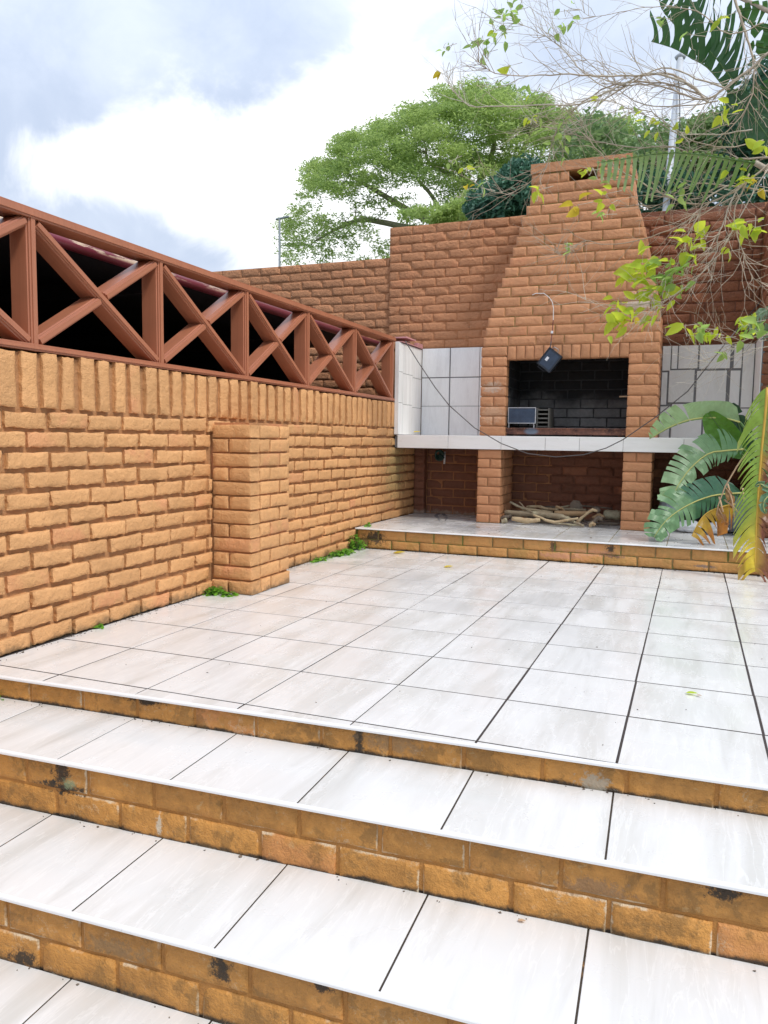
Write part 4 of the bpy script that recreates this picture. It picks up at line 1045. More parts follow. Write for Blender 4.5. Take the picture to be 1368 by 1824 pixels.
def const(c, c2=None, edge=None):
    def f(t_, q, s_):
        k = t_
        r_ = c if c2 is None else tuple(a * (1 - k) + b_ * k for a, b_ in zip(c, c2))
        if edge and q > .85: r_ = edge
        return r_
    return f
def prof_w(w0, a=.25, e=.8):
    return lambda t_: w0 * min(1, (t_ / a) ** .6 if t_ > 0 else 0) * (1 - max(0, (t_ - .45) / .55) ** 2 * e) * (1 if t_ < .97 else .5)
DG = (.035, .095, .045); MG = (.10, .20, .10); BG = (.17, .30, .17); FG = (.085, .21, .02)
sB = empty('strelitzia', (2.93, 4.05, .1), 'low wild banana with torn green leaves before the right end of the counter', 'plant')
base = Vector((2.93, 4.05, .1))
def stalk(root, p, col, r0=.018, sag=.3):
    b = MB(); m_ = base.lerp(p, .5) + Vector((.05, 0, .12)); b.tube([base, base.lerp(m_, .5) + Vector((.02, 0, .04)), m_, m_.lerp(p, .5), p], [r0, r0 * .9, r0 * .75, r0 * .6, r0 * .45], 8); b.obj('leaf_stalk', col, root, smooth=True)
L1 = W3([(1318, 752), (1290, 745), (1259, 744), (1227, 748), (1190, 762), (1157, 782)], 4.10, 4.0)
torn_leaf(sB, L1, prof_w(.014), prof_w(.135, .1, .85), const((.36, .54, .30), (.32, .50, .22)), 15, .3, -.05, .25, seed=3, tear_=.3)
stalk(sB, L1[0], MAT['green_stalk'])
L2 = W3([(1330, 818), (1300, 785), (1280, 760), (1262, 735)], 4.15, 4.05)
torn_leaf(sB, L2, prof_w(.105, .35, .75), prof_w(.115, .3, .8), const((.08, .23, .03), (.13, .32, .03)), 14, 0.0, .05, .35, rib=MAT['green_stalk'], seed=5, fold=.3)
stalk(sB, L2[0], MAT['green_stalk'])
L2b = W3([(1335, 825), (1322, 775), (1312, 745), (1305, 718)], 4.28, 4.25)
torn_leaf(sB, L2b, prof_w(.07), prof_w(.09), const((.02, .075, .03), (.035, .10, .04)), 10, 0.1, .1, .3, rib=MAT['green_stalk'], seed=6)
L3 = W3([(1325, 800), (1290, 803), (1262, 808), (1232, 832), (1212, 858), (1200, 880), (1192, 898)], 4.0, 3.86)
torn_leaf(sB, L3, prof_w(.09, .2, .6), prof_w(.175, .12, .6), const((.15, .33, .16), (.38, .56, .32)), 19, .5, .10, .25, seed=8, tear_=.5)
stalk(sB, L3[0], MAT['green_stalk'])
L4 = W3([(1322, 878), (1290, 880), (1265, 884), (1235, 895), (1205, 912), (1182, 932), (1165, 957)], 3.92, 3.80)
torn_leaf(sB, L4, prof_w(.13, .15, .55), prof_w(.17, .15, .62), lambda t_, q, s_: ((.06, .18, .09) if s_ < 0 else (.08, .22, .14)) if t_ < .5 else (.20, .38, .19), 20, .3, .08, .3, seed=12, tear_=.4)
stalk(sB, L4[0], MAT['green_stalk'])
L5 = W3([(1308, 898), (1285, 903), (1262, 912), (1246, 928), (1232, 955)], 3.84, 3.76)
torn_leaf(sB, L5, prof_w(.13, .1, .3), None, lambda t_, q, s_: (.56, .33, .03) if q < .55 else (.50, .20, .04), 9, .5, .5, .15, rib=MAT['midrib_orange'], seed=21)
# hanging yellowing leaf, in front
sY = empty('strelitzia', (3.0, 3.45, -.05), 'wild banana at the right edge with one long yellowing leaf hanging down', 'plant')
def yel(t_, q, s_):
    g_ = (.30, .46, .07); ye = (.80, .60, .05); br = (.22, .075, .04)
    if s_ > 0:          # left as hanging
        k = max(0, min(1, (t_ - .62) / .25)); c_ = tuple(a * (1 - k) + b_ * k for a, b_ in zip(g_, ye))
        if t_ > .88 and q > .6: c_ = tuple(a * .4 + b_ * .6 for a, b_ in zip(c_, br))
        if q > .93: c_ = tuple(a * .6 + b_ * .4 for a, b_ in zip(c_, (.55, .40, .2)))
        return c_
    if t_ < .35: return (.42, .16, .10) if q > .4 else (.25, .30, .06)
    k = max(0, min(1, q * 1.6)); return tuple(a * (1 - k) + b_ * k for a, b_ in zip((.50, .32, .03), (.24, .08, .045)))
LY = W3([(1367, 690), (1363, 740), (1357, 800), (1352, 860), (1348, 920), (1346, 975), (1345, 1018)], 3.42, 3.36)
for p in LY: p.z = max(p.z, .006)
torn_leaf(sY, LY, lambda t_: .155 * (1 - .25 * t_) * (.7 + .3 * math.sin(t_ * 23)) , lambda t_: .15 * (1 - .2 * t_), yel, 30, .55, .55, .55, rib=MAT['midrib_orange'], ribr=.010, seed=33)
base = Vector((3.0, 3.45, -.05))
b = MB(); b.tube([base, base + Vector((.05, 0, .6)), base + Vector((.04, 0, 1.15)), (2.86, 3.43, 1.35), LY[0]], [.05, .04, .03, .016, .012], 8); b.obj('leaf_stalk', MAT['green_stalk'], sY, smooth=True)
for (pts, Y) in (([(1368, 868), (1355, 862), (1345, 866)], 3.34), ([(1368, 885), (1360, 900), (1364, 915)], 3.32)):
    torn_leaf(sY, W3([(1400, pts[0][1] - 4)] + pts, Y), prof_w(.035), prof_w(.035), const((.16, .30, .18)), 6, .2, .1, .3, seed=40)
# dry stalks
for pts in ([(1336, 797), (1312, 832), (1292, 866), (1280, 898), (1276, 918)], [(1296, 862), (1304, 892), (1309, 925)], [(1323, 870), (1325, 890)], [(1290, 890), (1306, 902), (1318, 916)], [(1281, 885), (1288, 912)]):
    b = MB(); P_ = W3(pts, 3.80, 3.74); b.tube(P_, [.007, .006, .005, .004, .003][:len(P_)], 5); b.obj('dry_stalk', MAT['stalk'], sB, smooth=True)
for (pts, wv) in (([(1292, 868), (1302, 884), (1304, 905)], .028), ([(1278, 900), (1290, 925), (1296, 935)], .03)):
    torn_leaf(sB, W3(pts, 3.78), prof_w(wv), prof_w(wv), const((.42, .27, .14), (.5, .22, .06)), 5, .5, .4, .2, rib=MAT['stalk'], ribr=.004, seed=50)

# upper plant, dark leaves against the sky
sT = empty('tall_strelitzia', (3.35, 4.2, -.3), 'tall wild banana with dark torn leaves against the sky at the upper right', 'plant')
dk = const((.045, .125, .06), (.075, .18, .08)); dk2 = const((.05, .15, .055), (.09, .22, .07))
TL = [
 ([(1262, 62 + 55), (1235, 68 + 22), (1205, 48), (1180, 18), (1172, -10)], 3.95, 3.8, .004, .42, dk, 11, 1.0, 61, .0, .55),
 ([(1300, 168), (1262, 122), (1232, 104), (1200, 86), (1160, 74)], 3.9, 3.75, .004, .27, dk, 10, 1.0, 62, .0, .6),
 ([(1312, 150), (1297, 132), (1282, 112), (1264, 90)], 3.85, 3.8, .004, .34, dk, 8, 1.0, 63, .0, .6),
 ([(1420, 70), (1385, 22), (1350, 16), (1312, 20)], 3.7, 3.7, .10, .07, dk2, 10, .5, 64, .2, .2),
 ([(1440, 60), (1400, 62), (1370, 56), (1335, 44)], 3.75, 3.7, .08, .05, dk2, 8, .5, 65, .2, .2),
 ([(1440, 110), (1400, 92), (1368, 86), (1334, 78)], 3.75, 3.7, .06, .05, dk2, 8, .5, 66, .2, .2),
 ([(1300, 158), (1330, 195), (1352, 222), (1380, 262)], 3.95, 3.9, .12, .12, dk, 14, .05, 67, .1, .3),
 ([(1345, 290), (1310, 285), (1270, 278), (1235, 274), (1199, 272), (1155, 276), (1105, 284), (1062, 290)], 3.45, 3.4, .17, .05, const((.20, .34, .09), (.34, .48, .24)), 26, 1.0, 68, .6, .25),
 ([(1330, 150), (1310, 190), (1282, 220), (1262, 245), (1255, 262)], 4.1, 4.1, .04, .03, dk, 8, .3, 69, .3, .3),
 ([(1372, 190), (1340, 212), (1318, 232), (1300, 262)], 4.1, 4.1, .05, .04, dk, 8, .3, 70, .3, .3),
 ([(1420, 150), (1390, 150), (1360, 158), (1330, 172)], 4.0, 4.0, .06, .08, dk, 8, .3, 71, .3, .3),
 ([(1430, 215), (1395, 195), (1362, 190), (1335, 200)], 4.1, 4.0, .06, .08, dk, 8, .3, 72, .3, .3)]
for (pp, Y0, Y1, wa, wb, cf, st_, gp, sd_, dr, ln) in TL:
    torn_leaf(sT, W3(pp, Y0, Y1), prof_w(wa), (lambda t_, w0=wb: w0 * (.35 + .65 * math.sin(math.pi * min(1, .15 + t_ * .8)))), cf, st_, gp, dr, ln, rib=MAT['green_stalk'], ribr=.006, seed=sd_, splitdepth=.42, tear_=.38)
hub = at(1310, 160, 3.95)
b = MB(); b.tube([(3.35, 4.2, -.3), (3.3, 4.15, 1.2), (3.1, 4.05, 2.3), hub + Vector((.25, .05, -.3)), hub], [.09, .07, .05, .03, .018], 10); b.obj('stem', MAT['green_stalk'], sT, smooth=True)
for q in range(7):     # more of the crown beyond the frame
    a = R_.uniform(-1.2, 1.6); p0 = Vector((3.15, 4.05, 2.3)); dirv = Vector((math.cos(a), math.sin(a) * .8 - .15, R_.uniform(.2, 1.0))).normalized(); Ln = R_.uniform(.8, 1.3)
    mp3 = [p0, p0 + dirv * Ln * .4, p0 + dirv * Ln * .75 + Vector((0, 0, -.05)), p0 + dirv * Ln + Vector((0, 0, -.25))]
    torn_leaf(sT, mp3, prof_w(.16), prof_w(.16), dk2, 12, .4, .3, .3, rib=MAT['green_stalk'], seed=80 + q, nrm=Vector((0, 0, 1)))
# frond at right centre
torn_leaf(sT, W3([(1400, 600), (1368, 588), (1345, 580), (1322, 582)], 4.1, 4.0), prof_w(.07), prof_w(.06), const((.22, .30, .22), (.18, .30, .16)), 12, .8, .2, .6, rib=MAT['green_stalk'], ribr=.004, seed=91)
torn_leaf(sT, W3([(1400, 555), (1372, 552), (1352, 562), (1330, 574)], 4.15, 4.05), prof_w(.05), prof_w(.05), const((.22, .32, .24), (.2, .32, .2)), 12, .8, .2, .6, rib=MAT['green_stalk'], ribr=.004, seed=92)

# ------------------------------------------------------------------ twiggy shrub over the right of the picture
tw_ = empty('leafless_shrub', (3.25, 3.7, -.3), 'sparse twiggy shrub with a few lime green leaves overhanging from the upper right', 'shrub')
mains = [  # px polyline, Y start, Y end, radius
 ([(1400, 85), (1368, 96), (1330, 128), (1297, 153), (1268, 172), (1240, 176), (1200, 160), (1150, 150), (1110, 152), (1070, 148)], 3.6, 3.5, .015),
 ([(1262, 182), (1225, 150), (1188, 131), (1133, 135), (1071, 135), (1000, 132), (960, 134), (893, 133), (862, 118), (849, 105)], 3.6, 3.3, .011),
 ([(1262, 182), (1227, 150), (1160, 130), (1110, 150), (1035, 185), (960, 187), (849, 190), (822, 178), (804, 156), (796, 130)], 3.55, 3.4, .011),
 ([(1250, 170), (1180, 148), (1100, 150), (1048, 175), (1010, 210), (985, 245), (975, 290), (950, 320), (905, 345), (868, 338), (845, 325)], 3.55, 3.5, .008),
 ([(1300, 160), (1240, 140), (1180, 120), (1120, 150), (1090, 160), (1040, 130), (1000, 85), (960, 58), (905, 35), (850, 30)], 3.6, 3.4, .008),
 ([(1306, -10), (1322, 40), (1337, 90), (1344, 125), (1336, 180), (1300, 230), (1262, 262)], 3.7, 3.6, .013),
 ([(1400, 280), (1368, 281), (1300, 283), (1250, 283), (1200, 262), (1130, 262), (1060, 250), (1010, 235), (960, 222)], 3.7, 3.6, .011),
 ([(1400, 270), (1368, 294), (1306, 342), (1249, 364), (1188, 349), (1130, 318), (1100, 300), (1060, 262), (1030, 215), (1010, 190)], 3.6, 3.5, .011),
 ([(1330, 320), (1306, 351), (1290, 395), (1278, 424), (1277, 448), (1255, 480), (1224, 508), (1180, 538), (1129, 569)], 3.5, 3.4, .009),
 ([(1335, 310), (1321, 344), (1308, 377), (1314, 424), (1326, 455), (1334, 480), (1345, 498), (1368, 506)], 3.5, 3.5, .009),
 ([(1300, 330), (1260, 352), (1240, 390), (1221, 430), (1219, 448), (1200, 480), (1185, 502), (1172, 517)], 3.55, 3.45, .008),
 ([(1320, 345), (1240, 385), (1190, 410), (1130, 430), (1071, 434), (1045, 428), (1018, 440), (1000, 455), (992, 440)], 3.55, 3.5, .006),
 ([(1368, 300), (1310, 400), (1290, 440), (1268, 468), (1210, 520), (1130, 545), (1060, 540), (1040, 530)], 3.6, 3.5, .006),
 ([(1400, 590), (1345, 600), (1300, 612), (1262, 592), (1250, 582)], 3.7, 3.65, .006),
 ([(1400, 612), (1340, 622), (1290, 640), (1262, 645), (1240, 640)], 3.7, 3.65, .004),
 ([(1360, 40), (1300, 60), (1240, 20), (1180, 12), (1120, 18), (1060, 30), (1030, 15)], 3.6, 3.5, .006),
 ([(1340, 230), (1280, 240), (1210, 235), (1160, 200), (1100, 195), (1030, 230), (960, 225), (900, 235)], 3.65, 3.6, .007),
 ([(1360, 250), (1290, 262), (1220, 245), (1150, 205), (1080, 180), (1010, 185), (940, 210)], 3.65, 3.55, .006),
 ([(1280, 180), (1200, 190), (1130, 180), (1060, 120), (1010, 80), (980, 60)], 3.6, 3.5, .006),
 ([(1368, 340), (1290, 330), (1230, 330), (1180, 362), (1150, 372)], 3.6, 3.6, .008)]
tips = []
for bi, (pp, Y0, Y1, r0) in enumerate(mains):
    r0 *= .72; P_ = W3(pp, Y0, Y1); b = MB(); D_ = []
    for i in range(len(P_) - 1):
        for q in range(4):
            f = q / 4; p0 = P_[max(i - 1, 0)]; p1 = P_[i]; p2 = P_[i + 1]; p3 = P_[min(i + 2, len(P_) - 1)]
            D_.append(.5 * ((2 * p1) + (p2 - p0) * f + (2 * p0 - 5 * p1 + 4 * p2 - p3) * f * f + (-p0 + 3 * p1 - 3 * p2 + p3) * f ** 3) + Vector([R_.uniform(-1, 1) * .004 for _ in range(3)]))
    D_.append(P_[-1]); n = len(D_)
    b.tube(D_, [r0 * (1 - .8 * i / n) for i in range(n)], 6)
    def twig(p, d, L_, r_, lev):
        pts = [p]; n_ = 5
        for k in range(n_):
            d = (d + Vector([R_.uniform(-1, 1) for _ in range(3)]) * .28 + Vector((0, 0, .02))).normalized(); pts.append(pts[-1] + d * L_ / n_)
        b.tube(pts, [max(.0007, r_ * (1 - .7 * k / n_)) for k in range(n_ + 1)], 4, False); tips.append((pts[-1], d))
        if lev > 0:
            for _ in range(R_.choice((1, 2, 2))):
                k = R_.randrange(1, n_); dd = (pts[k + 1] - pts[k]).normalized(); side = dd.cross(Vector([R_.gauss(0, 1) for _ in range(3)])).normalized()
                twig(pts[k], (dd + side * .8).normalized(), L_ * R_.uniform(.4, .7), r_ * .6, lev - 1)
    nt_ = int(n * (.95 if bi < 8 or bi > 14 else .85))
    for _ in range(nt_):
        i = R_.randrange(3, n - 1); dd = (D_[i + 1] - D_[i]).normalized()
        side = dd.cross(Vector((R_.gauss(0, .5), R_.gauss(0, 1), R_.gauss(0, .5)))).normalized()
        twig(D_[i], (dd + side * R_.uniform(.4, 1.0)).normalized(), R_.uniform(.12, .45), r0 * .22 + .0009, 1)
    b.obj('branch', MAT['twig_red'] if bi % 2 else MAT['twig'], tw_, smooth=True)
b = MB(); b.tube([(3.25, 3.7, -.3), (3.2, 3.7, .8), (3.12, 3.68, 1.8), (2.95, 3.65, 2.4), at(1345, 290, 3.62)], [.05, .042, .036, .028, .018], 8)
b.tube([(3.12, 3.68, 1.8), (3.1, 3.66, 2.6), at(1400, 85, 3.6)], [.034, .026, .016], 8); b.tube([(3.1, 3.66, 2.6), (3.1, 3.7, 3.3), at(1306, -10, 3.7)], [.024, .02, .013], 8)
b.tube([(3.15, 3.7, 1.2), (3.0, 3.7, 1.55), at(1400, 595, 3.7)], [.02, .012, .007], 6)
b.obj('trunk', MAT['twig'], tw_, smooth=True)
LM = {k: [small_leaf_mesh('leaf', MAT[k], 1, .42 + .12 * j, .10 + .15 * j, .5, 4) for j in range(3)] for k in ('lime', 'lime_dark', 'yellow_leaf')}
def put_leaf(p, size, key, d=None):
    o = bpy.data.objects.new('leaf', R_.choice(LM[key])); COL.objects.link(o); o.parent = tw_
    o.location = p - ORG[tw_.name]; o.scale = (size,) * 3
    d = (d or Vector([R_.gauss(0, 1) for _ in range(3)])).normalized(); q = d.to_track_quat('Y', 'Z')
    o.rotation_mode = 'QUATERNION'; o.rotation_quaternion = q @ Euler((0, R_.uniform(-1.5, 1.5), 0)).to_quaternion()
clusters = [  # px centre, spread px, count, size m, kind
 (1130, 498, 26, 9, .095, 'lime'), (1150, 520, 22, 7, .08, 'lime'), (1108, 565, 26, 12, .07, 'lime'), (1120, 580, 14, 4, .055, 'yellow_leaf'), (1165, 545, 26, 8, .065, 'lime'), (1172, 490, 20, 6, .06, 'lime_dark'),
 (1145, 462, 14, 5, .075, 'lime'), (1215, 480, 28, 8, .06, 'lime_dark'), (1225, 430, 14, 5, .075, 'lime'), (1255, 415, 14, 4, .08, 'lime'), (1330, 395, 14, 5, .085, 'lime'), (1345, 405, 10, 3, .06, 'lime'),
 (1298, 448, 8, 2, .05, 'lime'), (1240, 440, 16, 5, .05, 'lime'), (1200, 500, 24, 8, .05, 'lime_dark'), (1185, 470, 16, 5, .05, 'lime'), (1100, 540, 14, 4, .055, 'lime'),
 (1325, 318, 20, 8, .055, 'lime'), (1345, 330, 14, 5, .05, 'yellow_leaf'), (1362, 262, 10, 4, .07, 'lime'), (1300, 190, 12, 5, .06, 'lime'), (1285, 205, 8, 3, .05, 'lime'),
 (1080, 345, 16, 7, .05, 'lime'), (1045, 305, 10, 4, .05, 'lime'), (1030, 365, 8, 4, .06, 'yellow_leaf'), (1072, 382, 8, 4, .04, 'lime'), (960, 338, 8, 4, .055, 'lime'), (945, 215, 14, 4, .045, 'lime'),
 (892, 50, 24, 22, .048, 'lime_dark'), (915, 20, 26, 14, .042, 'lime_dark'), (850, 78, 14, 10, .045, 'lime_dark'), (862, 95, 8, 3, .05, 'lime_dark'), (885, 55, 14, 7, .045, 'lime'),
 (1010, 20, 22, 9, .035, 'lime_dark'), (1000, 50, 16, 8, .035, 'lime_dark'), (905, 118, 10, 3, .055, 'lime'), (945, 160, 12, 4, .045, 'lime'), (1068, 178, 7, 3, .06, 'lime'), (790, 85, 12, 6, .03, 'lime_dark'), (788, 132, 4, 2, .05, 'yellow_leaf'), (850, 152, 5, 1, .03, 'yellow_leaf'),
 (800, 288, 8, 3, .035, 'yellow_leaf'), (830, 300, 7, 2, .05, 'lime'), (828, 335, 8, 2, .055, 'yellow_leaf'), (858, 335, 6, 2, .045, 'lime'), (1010, 440, 14, 5, .035, 'lime'), (1075, 320, 16, 5, .045, 'lime'), (985, 270, 40, 10, .04, 'lime'),
 (1220, 580, 8, 2, .11, 'lime'), (1262, 592, 16, 7, .05, 'lime'), (1250, 585, 12, 4, .06, 'lime_dark'), (1335, 575, 16, 10, .05, 'lime'), (1345, 590, 16, 8, .06, 'lime_dark'), (1288, 628, 5, 2, .045, 'lime'), (1282, 602, 10, 3, .05, 'lime'),
 (1170, 30, 18, 5, .035, 'lime_dark'), (1290, 30, 16, 5, .06, 'lime'), (1230, 62, 8, 2, .05, 'lime_dark'), (1160, 215, 20, 6, .05, 'lime'), (1120, 200, 20, 3, .04, 'lime_dark'), (1215, 240, 14, 4, .05, 'lime'), (1205, 350, 22, 7, .045, 'lime')]
clusters = [(u, v, spd, (int(cnt * 1.5) if (key != 'yellow_leaf' and u > 1090 and v > 380) else (max(1, int(cnt * .75)) if v < 120 else cnt)), sz, key) for (u, v, spd, cnt, sz, key) in clusters]
clusters.sort(key=lambda q: -q[4]); allb = []; nleaf = 0; small = MB()
for (u, v, spd, cnt, sz, key) in clusters:
    Yc = R_.uniform(3.4, 3.55); cen = at(u, v, Yc)
    b = MB(); d0 = Vector((-1, -.1, R_.uniform(-.4, .3))).normalized(); pts = [cen - d0 * .10, cen - d0 * .05, cen]; b.tube(pts, [.0022, .0018, .0012], 4, False)
    allb.append(b)
    for _ in range(cnt):
        p = at(u + R_.gauss(0, spd * .55), v + R_.gauss(0, spd * .6), Yc + R_.uniform(-.06, .06)); d = Vector((R_.uniform(-1.2, .5), R_.uniform(-.5, .5), R_.uniform(-.9, .6)))
        if spd > 30: key2 = R_.choice(('lime', 'lime_dark')); 
        else: key2 = key
        nleaf += 1
        if nleaf <= 298: put_leaf(p, sz * 1.5 * R_.uniform(.6, 1.15), key2, d)
        else:
            me = R_.choice(LM[key2]); Mq = (Matrix.Translation(p) @ d.normalized().to_track_quat('Y', 'Z').to_matrix().to_4x4() @ Euler((0, R_.uniform(-1.5, 1.5), 0)).to_matrix().to_4x4() @ Matrix.Scale(sz * 1.6, 4))
            small.add([Mq @ v_.co for v_ in me.vertices], [tuple(f_.vertices) for f_ in me.polygons])
so = small.obj('small_leaves', MAT['lime_dark'], tw_, smooth=True); so['kind'] = 'stuff'
# link each leaf cluster to the nearest twig tip with a fine twig
b = MB()
for (u, v, spd, cnt, sz, key) in clusters:
    cen = at(u, v, 3.47); best = min(tips, key=lambda q: (q[0] - cen).length); p0 = best[0]
    if (p0 - cen).length < .8:
        m_ = p0.lerp(cen, .5) + Vector((0, 0, -.04)); b.tube([p0, m_, cen], [.0025, .002, .0012], 4, False)
        for _ in range(max(2, cnt // 3)):
            e = at(u + R_.gauss(0, spd * .5), v + R_.gauss(0, spd * .5), 3.47 + R_.uniform(-.05, .05)); b.tube([cen, cen.lerp(e, .5) + Vector((0, 0, .01)), e], [.0014, .0012, .0009], 3, False)
for q in allb: b.add(q.v, q.f)
b.obj('twigs', MAT['twig'], tw_)['kind'] = 'stuff'

# ------------------------------------------------------------------ trees beyond the wall
def leafcards(centers, radii, counts, size, flat=.6, tiltb=.6, aspect=.42):
    Vs = []; 
    for c_, r_, n_ in zip(centers, radii, counts):
        p = NP.normal(size=(n_, 3)); p /= np.linalg.norm(p, axis=1)[:, None]; p *= (NP.random((n_, 1)) ** .45) * np.array(r_)[None, :]
        p += np.array(c_)[None, :]
        a = NP.normal(size=(n_, 3)); a[:, 2] *= flat; a /= np.linalg.norm(a, axis=1)[:, None]
        u_ = NP.normal(size=(n_, 3)); u_[:, 2] *= tiltb; u_ -= a * (u_ * a).sum(1)[:, None]; u_ /= np.linalg.norm(u_, axis=1)[:, None]
        s_ = (size * (.6 + .8 * NP.random((n_, 1))))
        q = np.stack([p - a * s_, p + u_ * s_ * aspect, p + a * s_, p - u_ * s_ * aspect], 1); Vs.append(q.reshape(-1, 3))
    V = np.concatenate(Vs); F = np.arange(len(V)).reshape(-1, 4); return V, F
def tree(name, loc, label, limbs, cents, radii, counts, size, lm, bm_, flat=.6, tiltb=.6, twr=.02, aspect=.42, order=None):
    root = empty(name, loc, label, 'tree')
    b = MB(); nodes = []
    for pts, rads in limbs:
        D_ = []; rd = []
        for i in range(len(pts) - 1):
            for q in range(5):
                f = q / 5; p0 = pts[max(i - 1, 0)]; p1 = pts[i]; p2 = pts[i + 1]; p3 = pts[min(i + 2, len(pts) - 1)]
                D_.append(.5 * ((2 * p1) + (p2 - p0) * f + (2 * p0 - 5 * p1 + 4 * p2 - p3) * f * f + (-p0 + 3 * p1 - 3 * p2 + p3) * f ** 3)); rd.append(rads[i] * (1 - f) + rads[i + 1] * f)
        D_.append(pts[-1]); rd.append(rads[-1]); b.tube(D_, rd, 7)
        nodes += [(Vector(p), r_) for p, r_ in zip(D_, rd)][3:]
    NPn = [n_[0] for n_ in nodes]; NR = [n_[1] for n_ in nodes]
    arr = np.array([tuple(p) for p in NPn])
    for c_, r_ in sorted(zip(cents, radii), key=lambda q: min(np.linalg.norm(arr - np.array(q[0]), axis=1))):
        d = np.linalg.norm(arr - np.array(c_), axis=1) + np.maximum(0, arr[:, 2] - c_[2]) * .8; i = int(np.argmin(d)); p0 = Vector(arr[i]); c3 = Vector(c_)
        Ld = (c3 - p0).length
        if Ld < .1: continue
        w_ = Vector((R_.gauss(0, 1), R_.gauss(0, 1), R_.gauss(0, .6) - .5)) * Ld * .12
        pts = [p0 + (c3 - p0) * f + w_ * math.sin(math.pi * f) + Vector([R_.gauss(0, 1) for _ in range(3)]) * Ld * .03 for f in (0, .2, .4, .6, .8, 1)]
        rr = min(NR[i] * .8, twr * (.7 + Ld * .35)); rs = [rr * (1 - .75 * f) for f in (0, .2, .4, .6, .8, 1)]
        b.tube(pts, rs, 5, False)
        arr = np.concatenate([arr, np.array([tuple(p) for p in pts[1:]])]); NR += rs[1:]
        for _ in range(3):
            e = c3 + Vector([R_.gauss(0, .6) * q for q in r_]); b.tube([pts[3], pts[3].lerp(e, .5) + Vector((0, 0, -.05)), e], [rs[3] * .6, rs[3] * .4, rs[3] * .2], 4, False)
    b.obj('trunk', bm_, root, smooth=True)
    V, F = leafcards(cents, radii, counts, size, flat, tiltb, aspect)
    me = npmesh('crown', V - np.array(loc), F, lm); o = bpy.data.objects.new('crown', me); link(o, root, loc)
    return root
def A(u, v, Y=22): return at(u, v, Y)
limbs = [([Vector((-2.2, 22, -.6)), Vector((-2.6, 22, 3)), A(925, 420), A(880, 380), A(842, 335), A(815, 300), A(800, 265)], [0.310, 0.260, 0.211, 0.161, 0.124, 0.087, 0.050]),
 ([A(900, 400), A(860, 395), A(800, 402), A(745, 384), A(700, 358), A(665, 337), A(630, 318)], [0.149, 0.136, 0.124, 0.112, 0.093, 0.074, 0.037]),
 ([A(860, 400), A(790, 412), A(720, 404), A(680, 396), A(640, 392), A(600, 408), A(560, 430)], [0.124, 0.112, 0.099, 0.093, 0.074, 0.050, 0.025]),
 ([A(845, 340), A(870, 290), A(880, 250), A(862, 215), A(855, 190)], [0.112, 0.087, 0.068, 0.050, 0.031]),
 ([A(880, 380), A(905, 320), A(930, 270), A(950, 230)], [0.124, 0.093, 0.068, 0.037]),
 ([A(842, 335), A(800, 310), A(765, 290), A(758, 262)], [0.087, 0.068, 0.056, 0.031]),
 ([A(800, 402), A(770, 350), A(745, 320), A(730, 290)], [0.074, 0.062, 0.050, 0.031]),
 ([A(925, 420), A(965, 340), A(1000, 280), A(1040, 240)], [0.149, 0.099, 0.074, 0.037])]
topl = [(490, 415), (505, 395), (530, 352), (555, 300), (585, 268), (620, 240), (650, 215), (700, 216), (712, 190), (760, 178), (800, 158), (850, 152), (900, 156), (950, 172), (1000, 196), (1060, 205), (1120, 215)]
def ytop(u):
    for (a, b_), (c_, d_) in zip(topl[:-1], topl[1:]):
        if a <= u <= c_: return b_ + (d_ - b_) * (u - a) / (c_ - a)
    return 430
cents = []; radii = []; counts = []
tries = 0
while len(cents) < 1250 and tries < 26000:
    tries += 1
    u = R_.uniform(496, 1120); yt = ytop(u) + 9 * math.sin(u * .11) + R_.uniform(-7, 5); dv = R_.random() ** 1.35 * (300 if u > 640 else 130 + (u - 500) * .9); v = yt + 10 + dv
    if v > 470: continue
    # thinner towards the lower left, where the sky shows through the spray
    if u < 760 and v > 335 and R_.random() < .25: continue
    if 700 < u < 900 and 335 < v < 390 and R_.random() < .45: continue
    if 860 < u < 960 and 240 < v < 300 and R_.random() < .35: continue
    Y = 22 + R_.uniform(-2.6, 2.6) * min(1, dv / 60 + .4)
    p = at(u, v, Y); s_ = R_.uniform(.65, 1.15) * (1 if v < 330 else .8)
    cents.append(tuple(p)); radii.append((.52 * s_, .52 * s_, .17 * s_)); counts.append(int(165 * s_ * s_ * (1.0 if v < 300 else .6)))
tree('acacia_tree', (-2.2, 22, -.6), 'large spreading acacia tree with layered feathery light green crown behind the walls', limbs, cents, radii, counts, .062, MAT['acacia'], MAT['acacia_bark'], .5, .7, .035, aspect=.30)
# dark evergreen between the acacia and the chimney
def dense(name, label, pts, Y, n, rad, size, lm, per, trunk, dy=.8):
    cents = []; radii = []; counts = []
    for _ in range(n):
        (u, v, ru, rv) = R_.choice(pts); a = R_.uniform(0, 6.28); q = math.sqrt(R_.random())
        p = at(u + ru * q * math.cos(a), v + rv * q * math.sin(a), Y + R_.uniform(-dy, dy)); s_ = R_.uniform(.7, 1.2)
        cents.append(tuple(p)); radii.append((rad * s_, rad * s_, rad * .75 * s_)); counts.append(per)
    cen = sum((Vector(c_) for c_ in cents), Vector()) / n
    base_ = Vector((trunk, Y, -.6))
    tree(name, tuple(base_), label, [([base_, base_ + Vector((.05, 0, 2)), Vector((cen.x, Y, cen.z - .6)), Vector((cen.x, Y, cen.z))], [.16, .13, .09, .05])], cents, radii, counts, size, lm, MAT['dark_bark'], .9, .9, .03)
dense('evergreen_tree', 'dark blue-green dense evergreen tree just left of the chimney top', [(900, 352, 44, 36), (935, 325, 30, 24), (985, 350, 50, 36), (868, 375, 18, 16)], 13, 75, .34, .055, MAT['evergreen'], 420, -1.6)
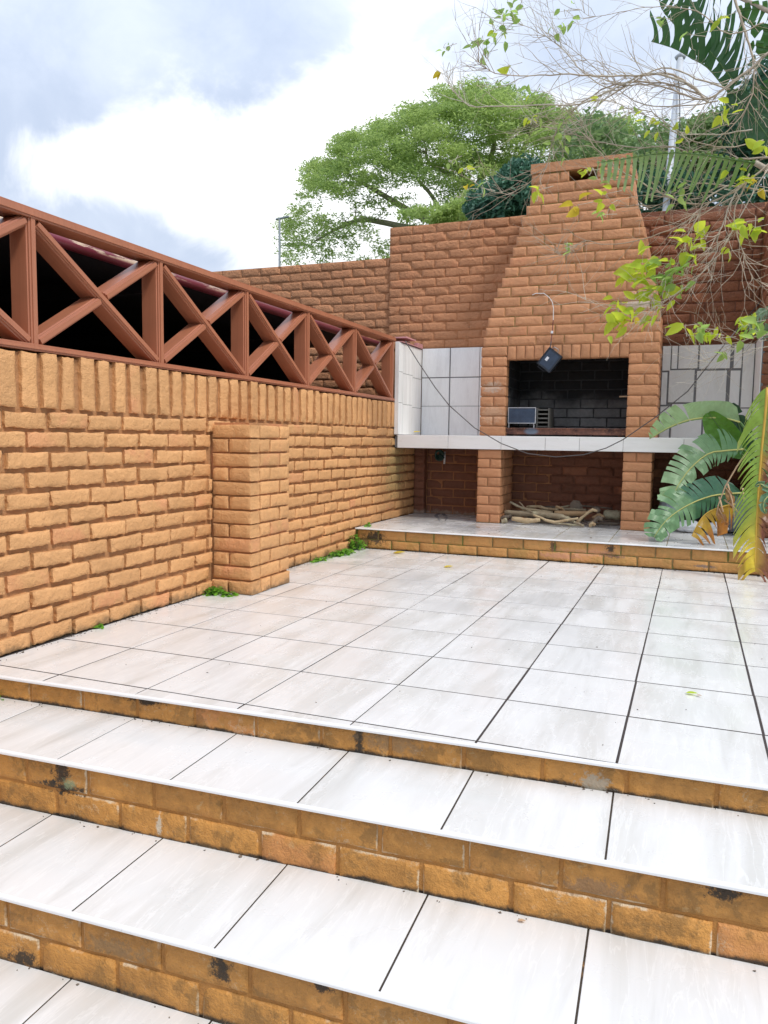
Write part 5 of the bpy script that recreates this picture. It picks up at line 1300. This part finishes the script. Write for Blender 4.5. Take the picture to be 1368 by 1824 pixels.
dense('broadleaf_tree', 'mid green bushy tree behind the right wall', [(1180, 285, 70, 55), (1250, 270, 60, 50), (1330, 250, 60, 70), (1150, 330, 60, 40), (1060, 250, 60, 40)], 10.5, 110, .32, .045, MAT['hedge'], 190, 2.6, 1.0)
dense('evergreen_tree', 'dark tree at the right edge behind the wild banana', [(1350, 200, 40, 80), (1400, 200, 60, 110), (1320, 320, 60, 40), (1200, 345, 60, 22)], 8.6, 70, .28, .045, MAT['evergreen'], 200, 3.3, .6)
dense('light_shrub', 'light green bush showing just above the tall wall left of the dark evergreen', [(790, 384, 70, 14), (850, 372, 50, 26), (830, 385, 60, 14)], 14.5, 60, .24, .045, MAT['acacia'], 130, -3.2)

# poles
p0, p1 = at(1186, 372, 8.0), at(1212, 104, 8.0); dd = (p0 - p1).normalized()
t = empty('utility_pole', p0 + dd * 4.2, 'pale grey metal pole leaning slightly behind the wall right of the chimney', 'pole')
b = MB(); b.tube([p0 + dd * 4.2, p1], [.045, .040], 14); b.obj('post', MAT['pole'], t, smooth=True)
b = MB(); b.tube([p1 + Vector((-.05, 0, 0)), p1 + Vector((0, 0, .035)), p1 + Vector((.05, 0, 0))], [.03, .045, .03], 10); b.obj('cap', MAT['pole'], t, smooth=True)
b = MB(); pw = p1 + dd * .25; b.tube([pw + Vector((-.045, -.05, 0)), pw + Vector((0, -.055, .03)), pw + Vector((.03, -.05, -.25)), pw + Vector((.055, -.05, -.8))], .006, 5); b.obj('wire', MAT['black_metal'], t)
p1 = at(498, 390, 18); t = empty('street_lamp', (p1.x, 18, -.6), 'thin distant lamp post standing at the left edge of the acacia', 'lamp post')
b = MB(); b.tube([(p1.x, 18, -.6), p1], [.045, .03], 8); b.obj('post', MAT['pole_far'], t)
b = MB(); b.tube([p1 + Vector((-.12, 0, 0)), p1 + Vector((.3, 0, .04))], .03, 6); b.obj('arm', MAT['pole_far'], t)

# garden bed beside the paving
b = MB(); b.box(2.955, 6.5, 3.3, 5.1, -.6, .09); b.box(XR + .005, 6.5, -6, 3.295, -.62, -.12)
tag(b.obj('garden_bed', MAT['soil'], None, (4, 2, 0)), 'dark soil bed along the right side of the patio', None, None, 'structure')
